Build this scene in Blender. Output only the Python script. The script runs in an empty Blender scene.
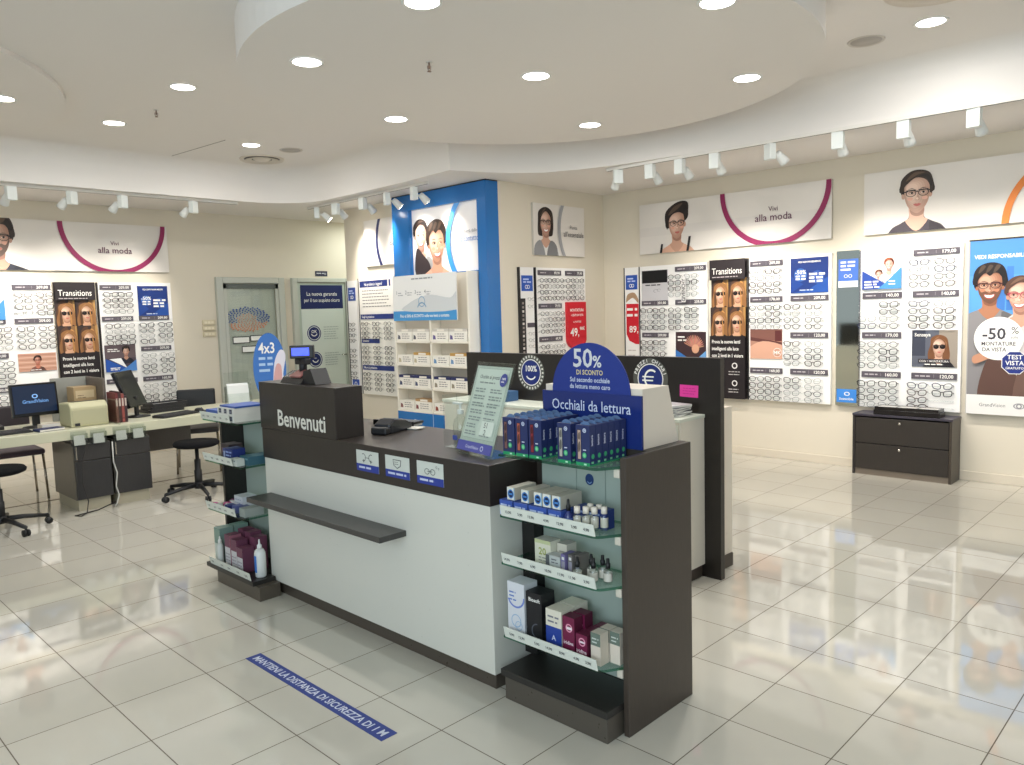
import bpy, math, random
from mathutils import Vector, Matrix
from mathutils.geometry import tessellate_polygon
R = random.Random(7)
SC = bpy.context.scene
COL = SC.collection
PI = math.pi

# ------------------------------------------------------------------ camera
F, YAW, TILT, ROLL, EYE = 775.4, 0.797064, 0.0912056, 0.029013, 1.62
def camera():
    f = Vector((math.sin(YAW)*math.cos(TILT), math.cos(YAW)*math.cos(TILT), -math.sin(TILT)))
    r = Vector((math.cos(YAW), -math.sin(YAW), 0)); d = f.cross(r)
    c, s = math.cos(ROLL), math.sin(ROLL)
    r2, d2 = c*r + s*d, -s*r + c*d
    m = Matrix((r2, -d2, -f)).transposed().to_4x4()
    m.translation = Vector((0, 0, EYE))
    cd = bpy.data.cameras.new('camera'); cd.sensor_width = 36; cd.lens = F/1024*36
    cd.clip_start = .05; cd.clip_end = 100
    o = bpy.data.objects.new('camera', cd); o.matrix_world = m
    COL.objects.link(o); SC.camera = o
camera()

# ------------------------------------------------------------------ light
W = bpy.data.worlds.new('world'); SC.world = W; W.use_nodes = True
bg = W.node_tree.nodes['Background']; bg.inputs[0].default_value = (.93, .97, 1, 1); bg.inputs[1].default_value = .38
SC.view_settings.view_transform = 'Standard'; SC.view_settings.look = 'None'
SC.view_settings.gamma = 1; SC.view_settings.use_curve_mapping = False
SC.view_settings.exposure = 0.30
DOWN_W, SPOT_W = 6.5, 24.0          # watts of each ceiling downlight and each track spot
def add_light(kind, name, loc, power, col=(1, .95, .88), rot=(0, 0, 0), parent=None, **kw):
    l = bpy.data.lights.new(name, kind); l.energy = power; l.color = col
    for k, v in kw.items(): setattr(l, k, v)
    o = bpy.data.objects.new(name, l); COL.objects.link(o); o.location = loc; o.rotation_euler = rot
    if parent: o.parent = parent
    return o
# the bright mall gallery outside the open shop front, behind the camera
add_light('AREA', 'gallery_daylight', (-2.6, -.4, 2.1), 150, (.72, .89, 1), (0, math.radians(-104), math.radians(16)), shape='RECTANGLE', size=2.2, size_y=4)

# ------------------------------------------------------------------ colour and materials
def lin(c):
    c = c/255
    return c/12.92 if c <= .04045 else ((c+.055)/1.055)**2.4
def L(c): return (lin(c[0]), lin(c[1]), lin(c[2]), 1)
MATS = {}
def nmat(name):
    m = bpy.data.materials.new(name); m.use_nodes = True
    nt = m.node_tree; b = nt.nodes['Principled BSDF']
    MATS[name] = m
    return m, nt, b
def painted(name, rough, metal=0, var=.06, scale=30, bump=0, spec=.5, emit=0, coat=0):
    """colour from the face colours, with a fine procedural variation of gloss and relief"""
    m, nt, b = nmat(name); N = nt.nodes; K = nt.links.new
    a = N.new('ShaderNodeVertexColor'); a.layer_name = 'Col'
    tc = N.new('ShaderNodeTexCoord'); no = N.new('ShaderNodeTexNoise'); no.inputs['Scale'].default_value = scale
    K(tc.outputs['Object'], no.inputs['Vector'])
    mr = N.new('ShaderNodeMapRange'); mr.inputs[3].default_value = max(.02, rough-var); mr.inputs[4].default_value = rough+var
    K(no.outputs['Fac'], mr.inputs[0]); K(mr.outputs[0], b.inputs['Roughness'])
    K(a.outputs['Color'], b.inputs['Base Color'])
    b.inputs['Metallic'].default_value = metal; b.inputs['Specular IOR Level'].default_value = spec
    b.inputs['Coat Weight'].default_value = coat; b.inputs['Coat Roughness'].default_value = .08
    if emit:
        K(a.outputs['Color'], b.inputs['Emission Color']); b.inputs['Emission Strength'].default_value = emit
    if bump:
        bp = N.new('ShaderNodeBump'); bp.inputs['Strength'].default_value = bump; bp.inputs['Distance'].default_value = .002
        K(no.outputs['Fac'], bp.inputs['Height']); K(bp.outputs[0], b.inputs['Normal'])
    return m
painted('paint', .5); painted('gloss', .18, var=.05); painted('print', .42, spec=.4); painted('metal', .25, 1)
painted('wall', .85, var=.05, scale=140, bump=.12, spec=.2); painted('fabric', .9, bump=.5, scale=300, spec=.15)
painted('laminate', .3, var=.06, scale=60, spec=.5); painted('backlit', .4, emit=.12); painted('lamp', .4, emit=14)
painted('screen', .15, emit=1.0); painted('frosted', .1, var=.04, spec=.9, scale=8); painted('plaster', .9, var=.04, scale=90, bump=.06, spec=.15)
def darkwood():
    m, nt, b = nmat('darkwood'); N = nt.nodes; K = nt.links.new
    a = N.new('ShaderNodeVertexColor'); a.layer_name = 'Col'
    tc = N.new('ShaderNodeTexCoord'); mp = N.new('ShaderNodeMapping'); mp.inputs['Scale'].default_value = (60, 60, 4)
    no = N.new('ShaderNodeTexNoise'); no.inputs['Scale'].default_value = 3; no.inputs['Detail'].default_value = 5
    K(tc.outputs['Object'], mp.inputs[0]); K(mp.outputs[0], no.inputs['Vector'])
    mr = N.new('ShaderNodeMapRange'); mr.inputs[3].default_value = .72; mr.inputs[4].default_value = 1.28; K(no.outputs['Fac'], mr.inputs[0])
    mx = N.new('ShaderNodeVectorMath'); mx.operation = 'SCALE'; K(a.outputs['Color'], mx.inputs[0]); K(mr.outputs[0], mx.inputs['Scale'])
    K(mx.outputs[0], b.inputs['Base Color']); b.inputs['Roughness'].default_value = .36
darkwood()
def thin_glass(name, tint, rough=.02, refl=1.0):
    m, nt, b = nmat(name); N = nt.nodes; K = nt.links.new; N.remove(b)
    tr = N.new('ShaderNodeBsdfTransparent'); tr.inputs[0].default_value = tint
    gl = N.new('ShaderNodeBsdfGlossy'); gl.inputs['Roughness'].default_value = rough
    lw = N.new('ShaderNodeLayerWeight'); lw.inputs[0].default_value = .5
    pw = N.new('ShaderNodeMath'); pw.operation = 'POWER'; pw.inputs[1].default_value = 5; K(lw.outputs['Facing'], pw.inputs[0])
    ml = N.new('ShaderNodeMath'); ml.operation = 'MULTIPLY_ADD'; ml.inputs[1].default_value = .9*refl; ml.inputs[2].default_value = .04*refl; K(pw.outputs[0], ml.inputs[0])
    mx = N.new('ShaderNodeMixShader'); K(ml.outputs[0], mx.inputs[0]); K(tr.outputs[0], mx.inputs[1]); K(gl.outputs[0], mx.inputs[2])
    K(mx.outputs[0], N['Material Output'].inputs[0])
thin_glass('glass', (.86, .95, .91, 1)); thin_glass('glass_edge', (.25, .55, .42, 1), .1); thin_glass('clear', (.93, .95, .94, 1), .05)
thin_glass('door_glass', (.92, .94, .92, 1)); thin_glass('smoked', (.2, .2, .22, 1)); thin_glass('lens', (.95, .96, .97, 1), .02, .7)
def mirror():
    m, nt, b = nmat('mirror'); b.inputs['Metallic'].default_value = 1; b.inputs['Base Color'].default_value = (.62, .7, .66, 1)
    no = nt.nodes.new('ShaderNodeTexNoise'); no.inputs['Scale'].default_value = 4
    mr = nt.nodes.new('ShaderNodeMapRange'); mr.inputs[3].default_value = .03; mr.inputs[4].default_value = .09
    nt.links.new(no.outputs['Fac'], mr.inputs[0]); nt.links.new(mr.outputs[0], b.inputs['Roughness'])
mirror()
def tiles():
    m, nt, b = nmat('floor_tiles'); N = nt.nodes; K = nt.links.new
    S, AX, AY = .39882, .403120*1.62, 1.879480*1.62
    g = N.new('ShaderNodeNewGeometry'); sp = N.new('ShaderNodeSeparateXYZ'); K(g.outputs['Position'], sp.inputs[0])
    def M(op, a, b_=None):
        n = N.new('ShaderNodeMath'); n.operation = op
        for i, q in enumerate((a, b_)):
            if q is None: continue
            if isinstance(q, (int, float)): n.inputs[i].default_value = q
            else: K(q, n.inputs[i])
        return n.outputs[0]
    def cell(o, off):
        t = M('DIVIDE', M('SUBTRACT', o, off), S)
        fr = M('FRACT', M('ADD', t, 100.0)); fl = M('FLOOR', t)
        return M('MINIMUM', fr, M('SUBTRACT', 1.0, fr)), fl
    dx, ix = cell(sp.outputs['X'], AX); dy, iy = cell(sp.outputs['Y'], AY)
    groutx = M('LESS_THAN', dx, .0055); grouty = M('LESS_THAN', dy, .0055)
    grout = M('MAXIMUM', groutx, grouty)
    cv = N.new('ShaderNodeCombineXYZ'); K(ix, cv.inputs[0]); K(iy, cv.inputs[1])
    wn = N.new('ShaderNodeTexWhiteNoise'); wn.noise_dimensions = '2D'; K(cv.outputs[0], wn.inputs['Vector'])
    no = N.new('ShaderNodeTexNoise'); no.inputs['Scale'].default_value = 2.2; no.inputs['Detail'].default_value = 4; K(g.outputs['Position'], no.inputs['Vector'])
    mr = N.new('ShaderNodeMapRange'); mr.inputs[3].default_value = .94; mr.inputs[4].default_value = 1.06
    K(M('ADD', M('MULTIPLY', wn.outputs['Value'], .5), M('MULTIPLY', no.outputs['Fac'], .5)), mr.inputs[0])
    sc = N.new('ShaderNodeVectorMath'); sc.operation = 'SCALE'; sc.inputs[0].default_value = L((196, 192, 180))[:3]; K(mr.outputs[0], sc.inputs['Scale'])
    mx = N.new('ShaderNodeMix'); mx.data_type = 'RGBA'; K(grout, mx.inputs[0]); K(sc.outputs[0], mx.inputs[6]); mx.inputs[7].default_value = L((92, 82, 68))
    K(mx.outputs[2], b.inputs['Base Color'])
    rr = N.new('ShaderNodeMapRange'); rr.inputs[3].default_value = .045; rr.inputs[4].default_value = .8; K(grout, rr.inputs[0])
    K(rr.outputs[0], b.inputs['Roughness']); b.inputs['Specular IOR Level'].default_value = .75
    bp = N.new('ShaderNodeBump'); bp.inputs['Strength'].default_value = .006; bp.inputs['Distance'].default_value = .01
    n2 = N.new('ShaderNodeTexNoise'); n2.inputs['Scale'].default_value = 3; K(g.outputs['Position'], n2.inputs['Vector'])
    K(n2.outputs['Fac'], bp.inputs['Height']); K(bp.outputs[0], b.inputs['Normal'])
tiles()

# ------------------------------------------------------------------ mesh builder
class MB:
    def __init__(s): s.v = []; s.f = []; s.c = []; s.m = []; s.s = []
    def add(s, vs, fs, col, mat='paint', smooth=False):
        n = len(s.v); s.v += [tuple(p) for p in vs]
        for f in fs: s.f.append([n+i for i in f]); s.c.append(col); s.m.append(mat); s.s.append(smooth)
    def box(s, x0, x1, y0, y1, z0, z1, col, mat='paint'):
        v = [(x, y, z) for z in (z0, z1) for y in (y0, y1) for x in (x0, x1)]
        s.add(v, [(0, 2, 3, 1), (4, 5, 7, 6), (0, 1, 5, 4), (2, 6, 7, 3), (0, 4, 6, 2), (1, 3, 7, 5)], col, mat)
        return s
    def prism(s, poly, y0, y1, col, mat='paint'):            # poly in x,z extruded along y
        s._ext([(x, y0, z) for x, z in poly], [(x, y1, z) for x, z in poly], col, mat); return s
    def prismz(s, poly, z0, z1, col, mat='paint'):           # poly in x,y extruded along z
        s._ext([(x, y, z0) for x, y in poly], [(x, y, z1) for x, y in poly], col, mat); return s
    def prismx(s, poly, x0, x1, col, mat='paint'):           # poly in y,z extruded along x
        s._ext([(x0, y, z) for y, z in poly], [(x1, y, z) for y, z in poly], col, mat); return s
    def _ext(s, a, b_, col, mat):
        n = len(a); nv = [(Vector(a[(i+1) % n])-Vector(a[i])).cross(Vector(a[(i+2) % n])-Vector(a[(i+1) % n])) for i in range(n)]
        big = max(nv, key=lambda q: q.length)
        tri = [tuple(range(n))] if all(q.dot(big) >= -1e-9 for q in nv) else tessellate_polygon([[Vector(p) for p in a]])
        if (Vector(b_[0])-Vector(a[0])).dot(big) > 0: tri = [tuple(reversed(t)) for t in tri]
        fs = [tuple(t) for t in tri] + [tuple(n+i for i in reversed(t)) for t in tri]
        fs += [(i, (i+1) % n, n+(i+1) % n, n+i) for i in range(n)]
        s.add(a+b_, fs, col, mat)
    def tube(s, pts, r, col, mat='paint', n=8, closed=False, smooth=True):
        P = [Vector(p) for p in pts]; m = len(P); rs = r if isinstance(r, (list, tuple)) else [r]*m
        vs = []; up = None
        for i in range(m):
            if closed: t = P[(i+1) % m]-P[i-1]
            else: t = P[min(i+1, m-1)]-P[max(i-1, 0)]
            t.normalize()
            if up is None:
                up = Vector((0, 0, 1)) if abs(t.z) < .9 else Vector((1, 0, 0))
            a = t.cross(up).normalized(); b_ = a.cross(t).normalized(); up = b_
            for k in range(n):
                q = 2*PI*k/n
                vs.append(P[i]+a*rs[i]*math.cos(q)+b_*rs[i]*math.sin(q))
        fs = []
        for i in range(m if closed else m-1):
            j = (i+1) % m
            for k in range(n): fs.append((i*n+k, i*n+(k+1) % n, j*n+(k+1) % n, j*n+k))
        if not closed: fs += [tuple(reversed(range(n))), tuple((m-1)*n+k for k in range(n))]
        s.add(vs, fs, col, mat, smooth); return s
    def cyl(s, p0, p1, r, col, mat='paint', n=20, r1=None):
        return s.tube([p0, p1], [r, r if r1 is None else r1], col, mat, n)
    def lathe(s, prof, col, mat='paint', c=(0, 0, 0), n=24, smooth=True, caps=True):
        vs = []; m = len(prof)
        for r, z in prof:
            for k in range(n):
                q = 2*PI*k/n; vs.append((c[0]+max(r, 1e-4)*math.cos(q), c[1]+max(r, 1e-4)*math.sin(q), c[2]+z))
        fs = [(i*n+k, i*n+(k+1) % n, (i+1)*n+(k+1) % n, (i+1)*n+k) for i in range(m-1) for k in range(n)]
        if caps: fs += [tuple(reversed(range(n))), tuple((m-1)*n+k for k in range(n))]
        s.add(vs, fs, col, mat, smooth); return s
    def mesh(s, name):
        me = bpy.data.meshes.new(name); me.from_pydata(s.v, [], s.f)
        ms = sorted(set(s.m))
        for q in ms: me.materials.append(MATS[q])
        ix = {q: i for i, q in enumerate(ms)}
        me.polygons.foreach_set('material_index', [ix[q] for q in s.m])
        me.polygons.foreach_set('use_smooth', s.s)
        ca = me.color_attributes.new('Col', 'FLOAT_COLOR', 'CORNER'); buf = []
        for f, c in zip(s.f, s.c): buf += list(L(c))*len(f)
        ca.data.foreach_set('color', buf); me.update(); return me

def obj(name, mb, parent=None, bevel=0, loc=(0, 0, 0), rot=(0, 0, 0), label=None, kind=None):
    o = bpy.data.objects.new(name, mb if isinstance(mb, bpy.types.Mesh) else mb.mesh(name)); COL.objects.link(o)
    o.location = loc; o.rotation_euler = rot
    if parent: o.parent = parent
    if bevel:
        b = o.modifiers.new('bevel', 'BEVEL'); b.width = bevel; b.segments = 2; b.limit_method = 'ANGLE'; b.angle_limit = .6
    if label: o['label'] = label
    if kind: o['kind'] = kind
    return o
def tag(o, label, cat, group=None, kind=None):
    o['label'] = label; o['category'] = cat
    if group: o['group'] = group
    if kind: o['kind'] = kind
    return o
def thing(name, label, cat, loc=(0, 0, 0), rz=0, group=None):
    o = bpy.data.objects.new(name, None); o.empty_display_size = .1; COL.objects.link(o)
    o.location = loc; o.rotation_euler = (0, 0, rz)
    return tag(o, label, cat, group)
def struct(name, mb, parent=None, **k):
    o = obj(name, mb, parent, **k)
    if not parent: o['kind'] = 'structure'
    return o
def dup(root, loc, rz=None, label=None, group=None):
    r = root.copy(); COL.objects.link(r); r.location = loc
    if rz is not None: r.rotation_euler = (0, 0, rz)
    if label: r['label'] = label
    if group: r['group'] = group
    for ch in list(root.children):
        c = ch.copy(); COL.objects.link(c); c.parent = r
        for g in list(ch.children):
            d = g.copy(); COL.objects.link(d); d.parent = c
    return r
RX = -PI/2     # things on planes facing -x: local x runs along world -y, local y along world +x

# ------------------------------------------------------------------ printing (flat shapes on a face looking along -y)
TXT = {}
def glyphs(s, bold):
    k = (s, bold)
    if k not in TXT:
        cu = bpy.data.curves.new('t', 'FONT'); cu.body = s; cu.resolution_u = 2; cu.offset = .018 if bold else 0.004
        ob = bpy.data.objects.new('t', cu); me = ob.to_mesh()
        vs = [(v.co.x, v.co.y) for v in me.vertices]; fs = [tuple(p.vertices) for p in me.polygons]
        ob.to_mesh_clear(); bpy.data.objects.remove(ob); bpy.data.curves.remove(cu)
        TXT[k] = (vs, fs)
    return TXT[k]
def clip(poly, x0, y0, x1, y1):
    for ax, lim, sg in ((0, x0, 1), (0, x1, -1), (1, y0, 1), (1, y1, -1)):
        out = []; n = len(poly)
        for i in range(n):
            a, b_ = poly[i], poly[(i+1) % n]; da, db = sg*(a[ax]-lim), sg*(b_[ax]-lim)
            if da >= 0: out.append(a)
            if (da >= 0) != (db >= 0):
                t = da/(da-db); out.append((a[0]+t*(b_[0]-a[0]), a[1]+t*(b_[1]-a[1])))
        poly = out
        if len(poly) < 3: return []
    return poly
def smoothc(pts, n=5, closed=True):
    out = []; m = len(pts)
    for i in range(m):
        p0, p1, p2, p3 = pts[i-1], pts[i], pts[(i+1) % m], pts[(i+2) % m]
        for k in range(n):
            t = k/n
            out.append(tuple(.5*((2*p1[j])+(-p0[j]+p2[j])*t+(2*p0[j]-5*p1[j]+4*p2[j]-p3[j])*t*t+(-p0[j]+3*p1[j]-3*p2[j]+p3[j])*t**3) for j in (0, 1)))
    return out
class Print:
    """draws on the plane y=y0 of a mesh builder inside the rectangle x0..x1, z0..z1; each new shape lies a hair in front"""
    def __init__(s, mb, x0, z0, x1, z1, y0, mat='print', step=.00025):
        s.mb, s.r, s.y, s.mat, s.step = mb, (x0, z0, x1, z1), y0, mat, step
        s.x0, s.z0, s.w, s.h = x0, z0, x1-x0, z1-z0
    def up(s): s.y -= s.step
    def poly(s, pts, col, raw=False):
        s.up(); s._poly(pts, col)
    def _poly(s, pts, col):
        pts = [(s.x0+p[0], s.z0+p[1]) for p in pts]
        if len(pts) > 4:
            tr = tessellate_polygon([[Vector((p[0], p[1], 0)) for p in pts]]); ps = [[pts[i] for i in t] for t in tr]
        else: ps = [pts]
        for q in ps:
            q = clip(q, *s.r)
            if len(q) < 3: continue
            ar = sum(q[i][0]*q[(i+1) % len(q)][1]-q[(i+1) % len(q)][0]*q[i][1] for i in range(len(q)))
            if ar < 0: q = q[::-1]
            s.mb.add([(a, s.y, b_) for a, b_ in q], [tuple(range(len(q)))], col, s.mat)
    def rect(s, a, b_, c, d, col): s.poly([(a, b_), (c, b_), (c, d), (a, d)], col)
    def ell(s, cx, cz, rx, rz, col, n=24, rot=0):
        cr, sr = math.cos(rot), math.sin(rot)
        s.poly([(cx+rx*math.cos(2*PI*k/n)*cr-rz*math.sin(2*PI*k/n)*sr, cz+rx*math.cos(2*PI*k/n)*sr+rz*math.sin(2*PI*k/n)*cr) for k in range(n)], col)
    def ring(s, cx, cz, ro, ri, col, a0=0, a1=360, n=48, ey=1):
        s.up()
        for k in range(n):
            p, q = [math.radians(a0+(a1-a0)*t/n) for t in (k, k+1)]
            s._poly([(cx+ri*math.cos(p), cz+ey*ri*math.sin(p)), (cx+ro*math.cos(p), cz+ey*ro*math.sin(p)), (cx+ro*math.cos(q), cz+ey*ro*math.sin(q)), (cx+ri*math.cos(q), cz+ey*ri*math.sin(q))], col)
    def blob(s, pts, col, n=4): s.poly(smoothc(pts, n), col)
    def text(s, t, x, z, size, col, align='l', bold=False, sx=1.0, rot=0):
        vs, fs = glyphs(t, bold)
        if not vs: return
        s.up(); w = max(v[0] for v in vs); o = {'l': 0, 'c': -w/2, 'r': -w}[align]
        cr, sr = math.cos(rot), math.sin(rot)
        P = [((v[0]+o)*size*sx, v[1]*size) for v in vs]
        P = [(x+a*cr-b_*sr, z+a*sr+b_*cr) for a, b_ in P]
        for f in fs: s._poly([P[i] for i in f], col)
    def lines(s, x0, x1, z, n, pitch, th, col, seed=1):    # lines of small print too small to read in the photograph
        q = random.Random(seed)
        s.up()
        for i in range(n):
            x = x0
            e = x1-(x1-x0)*q.uniform(0, .3)
            while x < e:
                w = q.uniform(2.5, 6)*th; s._poly([(x, z-i*pitch), (min(x+w, e), z-i*pitch), (min(x+w, e), z-i*pitch+th), (x, z-i*pitch+th)], col); x += w+.9*th
def sheet(w, h, bgc, t=.006, edge=None, mat='print', y=0.0, x0=0.0, z0=0.0):
    """a board t thick whose printed face is at y-t looking along -y"""
    mb = MB(); mb.box(x0, x0+w, y-t, y, z0, z0+h, edge or bgc)
    p = Print(mb, x0, z0, x0+w, z0+h, y-t, mat); p.rect(0, 0, w, h, bgc)
    return mb, p

def mixc(a, b_, t): return tuple(a[i]+(b_[i]-a[i])*t for i in range(3))
def portrait(p, cx, cz, s, hair=(45, 32, 28), skin=(226, 178, 150), top=(60, 62, 70), style='short', specs=None, shades=False, smile=False, look=0, top2=None, beard=None, bare=False, shoulders=1.0):
    """a printed photograph of a head and shoulders; cx,cz = centre of the face, s = height of the head"""
    dk = mixc(skin, (70, 34, 26), .42); lt = mixc(skin, (255, 244, 232), .35); X = lambda u: cx+u*s; Z = lambda v: cz+v*s
    hl = mixc(hair, (230, 190, 150), .22); hd = mixc(hair, (8, 6, 8), .5)
    B = lambda pts, col, n=4: p.blob([(X(a), Z(b_)) for a, b_ in pts], col, n)
    l = look*.06
    if style == 'long':
        B([(-.40, .1), (-.36, .45), (0, .62), (.36, .47), (.46, .05), (.52, -.45), (.40, -.95), (.15, -.8), (-.15, -.85), (-.42, -.9), (-.52, -.4)], hair)
        for e, c in ((-1, hd), (1, hl), (-1, hair), (1, hair)): B([(e*.36, .1), (e*.44, -.3), (e*.36, -.8), (e*.30, -.5)], c)
    elif style == 'bob':
        B([(-.41, .1), (-.36, .42), (0, .58), (.36, .42), (.42, 0), (.4, -.42), (.2, -.5), (-.2, -.5), (-.42, -.42)], hair)
    w = shoulders
    B([(-.16, -.3), (.16, -.3), (.18, -.58), (.36*w, -.70), (.62*w, -.86), (.74*w, -1.3), (-.74*w, -1.3), (-.62*w, -.86), (-.36*w, -.70), (-.18, -.58)], skin if bare else top)
    if not bare: B([(.3*w, -.72), (.6*w, -.88), (.72*w, -1.3), (.4*w, -1.3)], mixc(top, (0, 0, 0), .25))
    B([(-.165, -.25), (.165, -.25), (.17, -.58), (.26, -.67), (0, -.93), (-.26, -.67), (-.17, -.58)], mixc(skin, dk, .3))
    if not bare and top2:
        B([(-.26, -.66), (-.05, -1.3), (-.6, -1.3), (-.62, -.85)], top2); B([(.26, -.66), (.05, -1.3), (.6, -1.3), (.62, -.85)], mixc(top2, (0, 0, 0), .15))
    B([(-.15, -.36), (.0, -.42), (.16, -.34), (.165, -.5), (.02, -.56), (-.12, -.5)], dk)
    if style not in ('long', 'bob'):
        for e in (-1, 1): p.ell(X(e*.315), Z(-.03), .045*s, .085*s, mixc(skin, dk, .5), 14)
    # head in the hair mass behind
    if style == 'short': B([(-.35, .02), (-.37, .3), (-.22, .5), (.05, .57), (.28, .48), (.38, .26), (.35, .0)], hair)
    if style == 'man': B([(-.35, .0), (-.40, .3), (-.28, .54), (.02, .64), (.3, .55), (.41, .28), (.36, .0)], hair)
    if style == 'up': B([(-.34, -.12), (-.42, .15), (-.38, .42), (-.12, .62), (.18, .72), (.42, .66), (.45, .42), (.36, .1)], hair)
    F = [(-.295, .08), (-.27, .30), (-.12, .42), (.08, .43), (.25, .32), (.30, .08), (.275, -.16), (.19, -.34), (.07, -.465), (-.04, -.47), (-.17, -.36), (-.265, -.16)]
    for k in range(6):     # soft modelling of the printed face: darker towards the right edge
        t = k/5; sc_ = 1-.11*k; ox = -.035*k*.6
        B([(a*sc_+ox, b_*sc_+.012*k) for a, b_ in F], mixc(mixc(dk, skin, .25), lt, t*.85) if k else mixc(dk, skin, .35))
    for e in (-1, 1): p.ell(X(e*.17+l), Z(-.12), .07*s, .045*s, mixc(skin, (214, 110, 96), .18), 14)
    if beard:
        B([(-.275, -.05), (-.26, -.2), (-.16, -.38), (-.03, -.475), (.07, -.47), (.2, -.34), (.28, -.14), (.285, -.02), (.2, -.17), (.1, -.14), (l, -.19), (-.1, -.14), (-.2, -.17)], beard)
        p.ell(X(l), Z(-.27), .1*s, .06*s, mixc(beard, skin, .5), 14)
    for e in (-1, 1):
        ex = X(e*.135+l)
        p.ell(ex, Z(.03), .085*s, .05*s, mixc(skin, dk, .45), 14)
        if not shades: p.ell(ex, Z(.018), .052*s, .02*s, mixc(skin, (250, 246, 240), .5), 12); p.ell(ex+l*.4*s, Z(.022), .03*s, .024*s, (40, 28, 24), 10); B([(e*.08+l, .035), (e*.14+l, .055), (e*.2+l, .03), (e*.14+l, .045)], (40, 28, 26), 2)
        B([(e*.055+l, .10), (e*.13+l, .14), (e*.225+l, .115), (e*.13+l, .122)], mixc(hair, (60, 40, 30), .4), 3)
    B([(.01+l, .06), (.045+l, -.1), (.055+l, -.155), (-.045+l, -.165), (-.02+l, -.13), (.0+l, -.05)], mixc(skin, dk, .5)); p.ell(X(l), Z(-.125), .03*s, .03*s, lt, 10)
    lip = mixc(skin, (160, 46, 52), .6)
    if smile:
        B([(-.14+l, -.225), (l, -.25), (.14+l, -.225), (.1+l, -.325), (l, -.36), (-.1+l, -.325)], lip); B([(-.115+l, -.24), (l, -.262), (.115+l, -.24), (.08+l, -.305), (l, -.325), (-.08+l, -.305)], (250, 247, 242))
    else: B([(-.09+l, -.268), (-.03+l, -.243), (l, -.252), (.03+l, -.243), (.09+l, -.268), (l, -.318)], lip)
    # hair in front
    if style == 'short':
        B([(-.36, .0), (-.37, .34), (-.16, .55), (.1, .575), (.31, .47), (.385, .2), (.34, -.04), (.305, .16), (.2, .33), (-.02, .39), (-.2, .27), (-.3, .16)], hair)
        B([(-.26, .32), (-.06, .52), (.2, .5), (.02, .46)], hl); B([(.05, .42), (.22, .37), (.33, .15), (.36, .25), (.25, .45)], hd)
    if style == 'man':
        B([(-.36, -.06), (-.40, .3), (-.27, .55), (.02, .65), (.3, .56), (.41, .28), (.37, -.04), (.315, .12), (.26, .3), (.12, .36), (.0, .28), (-.1, .36), (-.22, .27), (-.3, .12)], hair)
        for a in (-.2, -.02, .16): B([(a-.08, .36), (a, .57), (a+.1, .55), (a+.02, .42)], hl)
        B([(.2, .38), (.34, .2), (.38, .32), (.28, .5)], hd)
    if style == 'up':
        B([(-.35, -.16), (-.43, .12), (-.4, .42), (-.14, .63), (.18, .73), (.43, .67), (.46, .42), (.37, .1), (.31, .26), (.12, .37), (-.1, .34), (-.25, .2), (-.30, .02)], hair)
        B([(-.3, .3), (-.1, .55), (.25, .66), (.05, .48)], hl); B([(.1, .44), (.3, .36), (.4, .5), (.3, .6)], hd)
    if style in ('long', 'bob'):
        B([(-.39, .1), (-.34, .42), (0, .58), (.34, .44), (.42, .1), (.4, -.3), (.31, -.1), (.27, .2), (.06, .41), (-.12, .36), (-.26, .16), (-.31, -.1), (-.4, -.3)], hair)
        B([(-.3, .22), (-.14, .46), (.02, .53), (-.16, .34)], hl); B([(.14, .45), (.3, .28), (.37, -.05), (.36, .25)], hl)
    if specs:
        for e in (-1, 1):
            p.ring(X(e*.145+l), Z(.015), .122*s, .103*s, specs, n=20, ey=.7); p.rect(X(e*.145+l-.115), Z(.07), X(e*.145+l+.115), Z(.098), specs)
        p.rect(X(-.03+l), Z(.04), X(.03+l), Z(.068), specs); p.rect(X(.25+l), Z(.045), X(.33), Z(.072), specs); p.rect(X(-.33), Z(.045), X(-.25+l), Z(.072), specs)
    if shades:
        for e in (-1, 1): p.ell(X(e*.15+l), Z(.0), .135*s, .115*s, (20, 15, 16), 18); p.ell(X(e*.15+l-.03), Z(.035), .06*s, .03*s, (66, 54, 52), 12)
        p.rect(X(-.28+l), Z(.06), X(.28+l), Z(.095), (20, 15, 16))
NAVY = (28, 44, 112); BLUE = (38, 78, 160); WHITE = (240, 238, 232); GREY = (84, 78, 86); DARK = (58, 52, 47); BLACK = (20, 20, 22)
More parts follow.
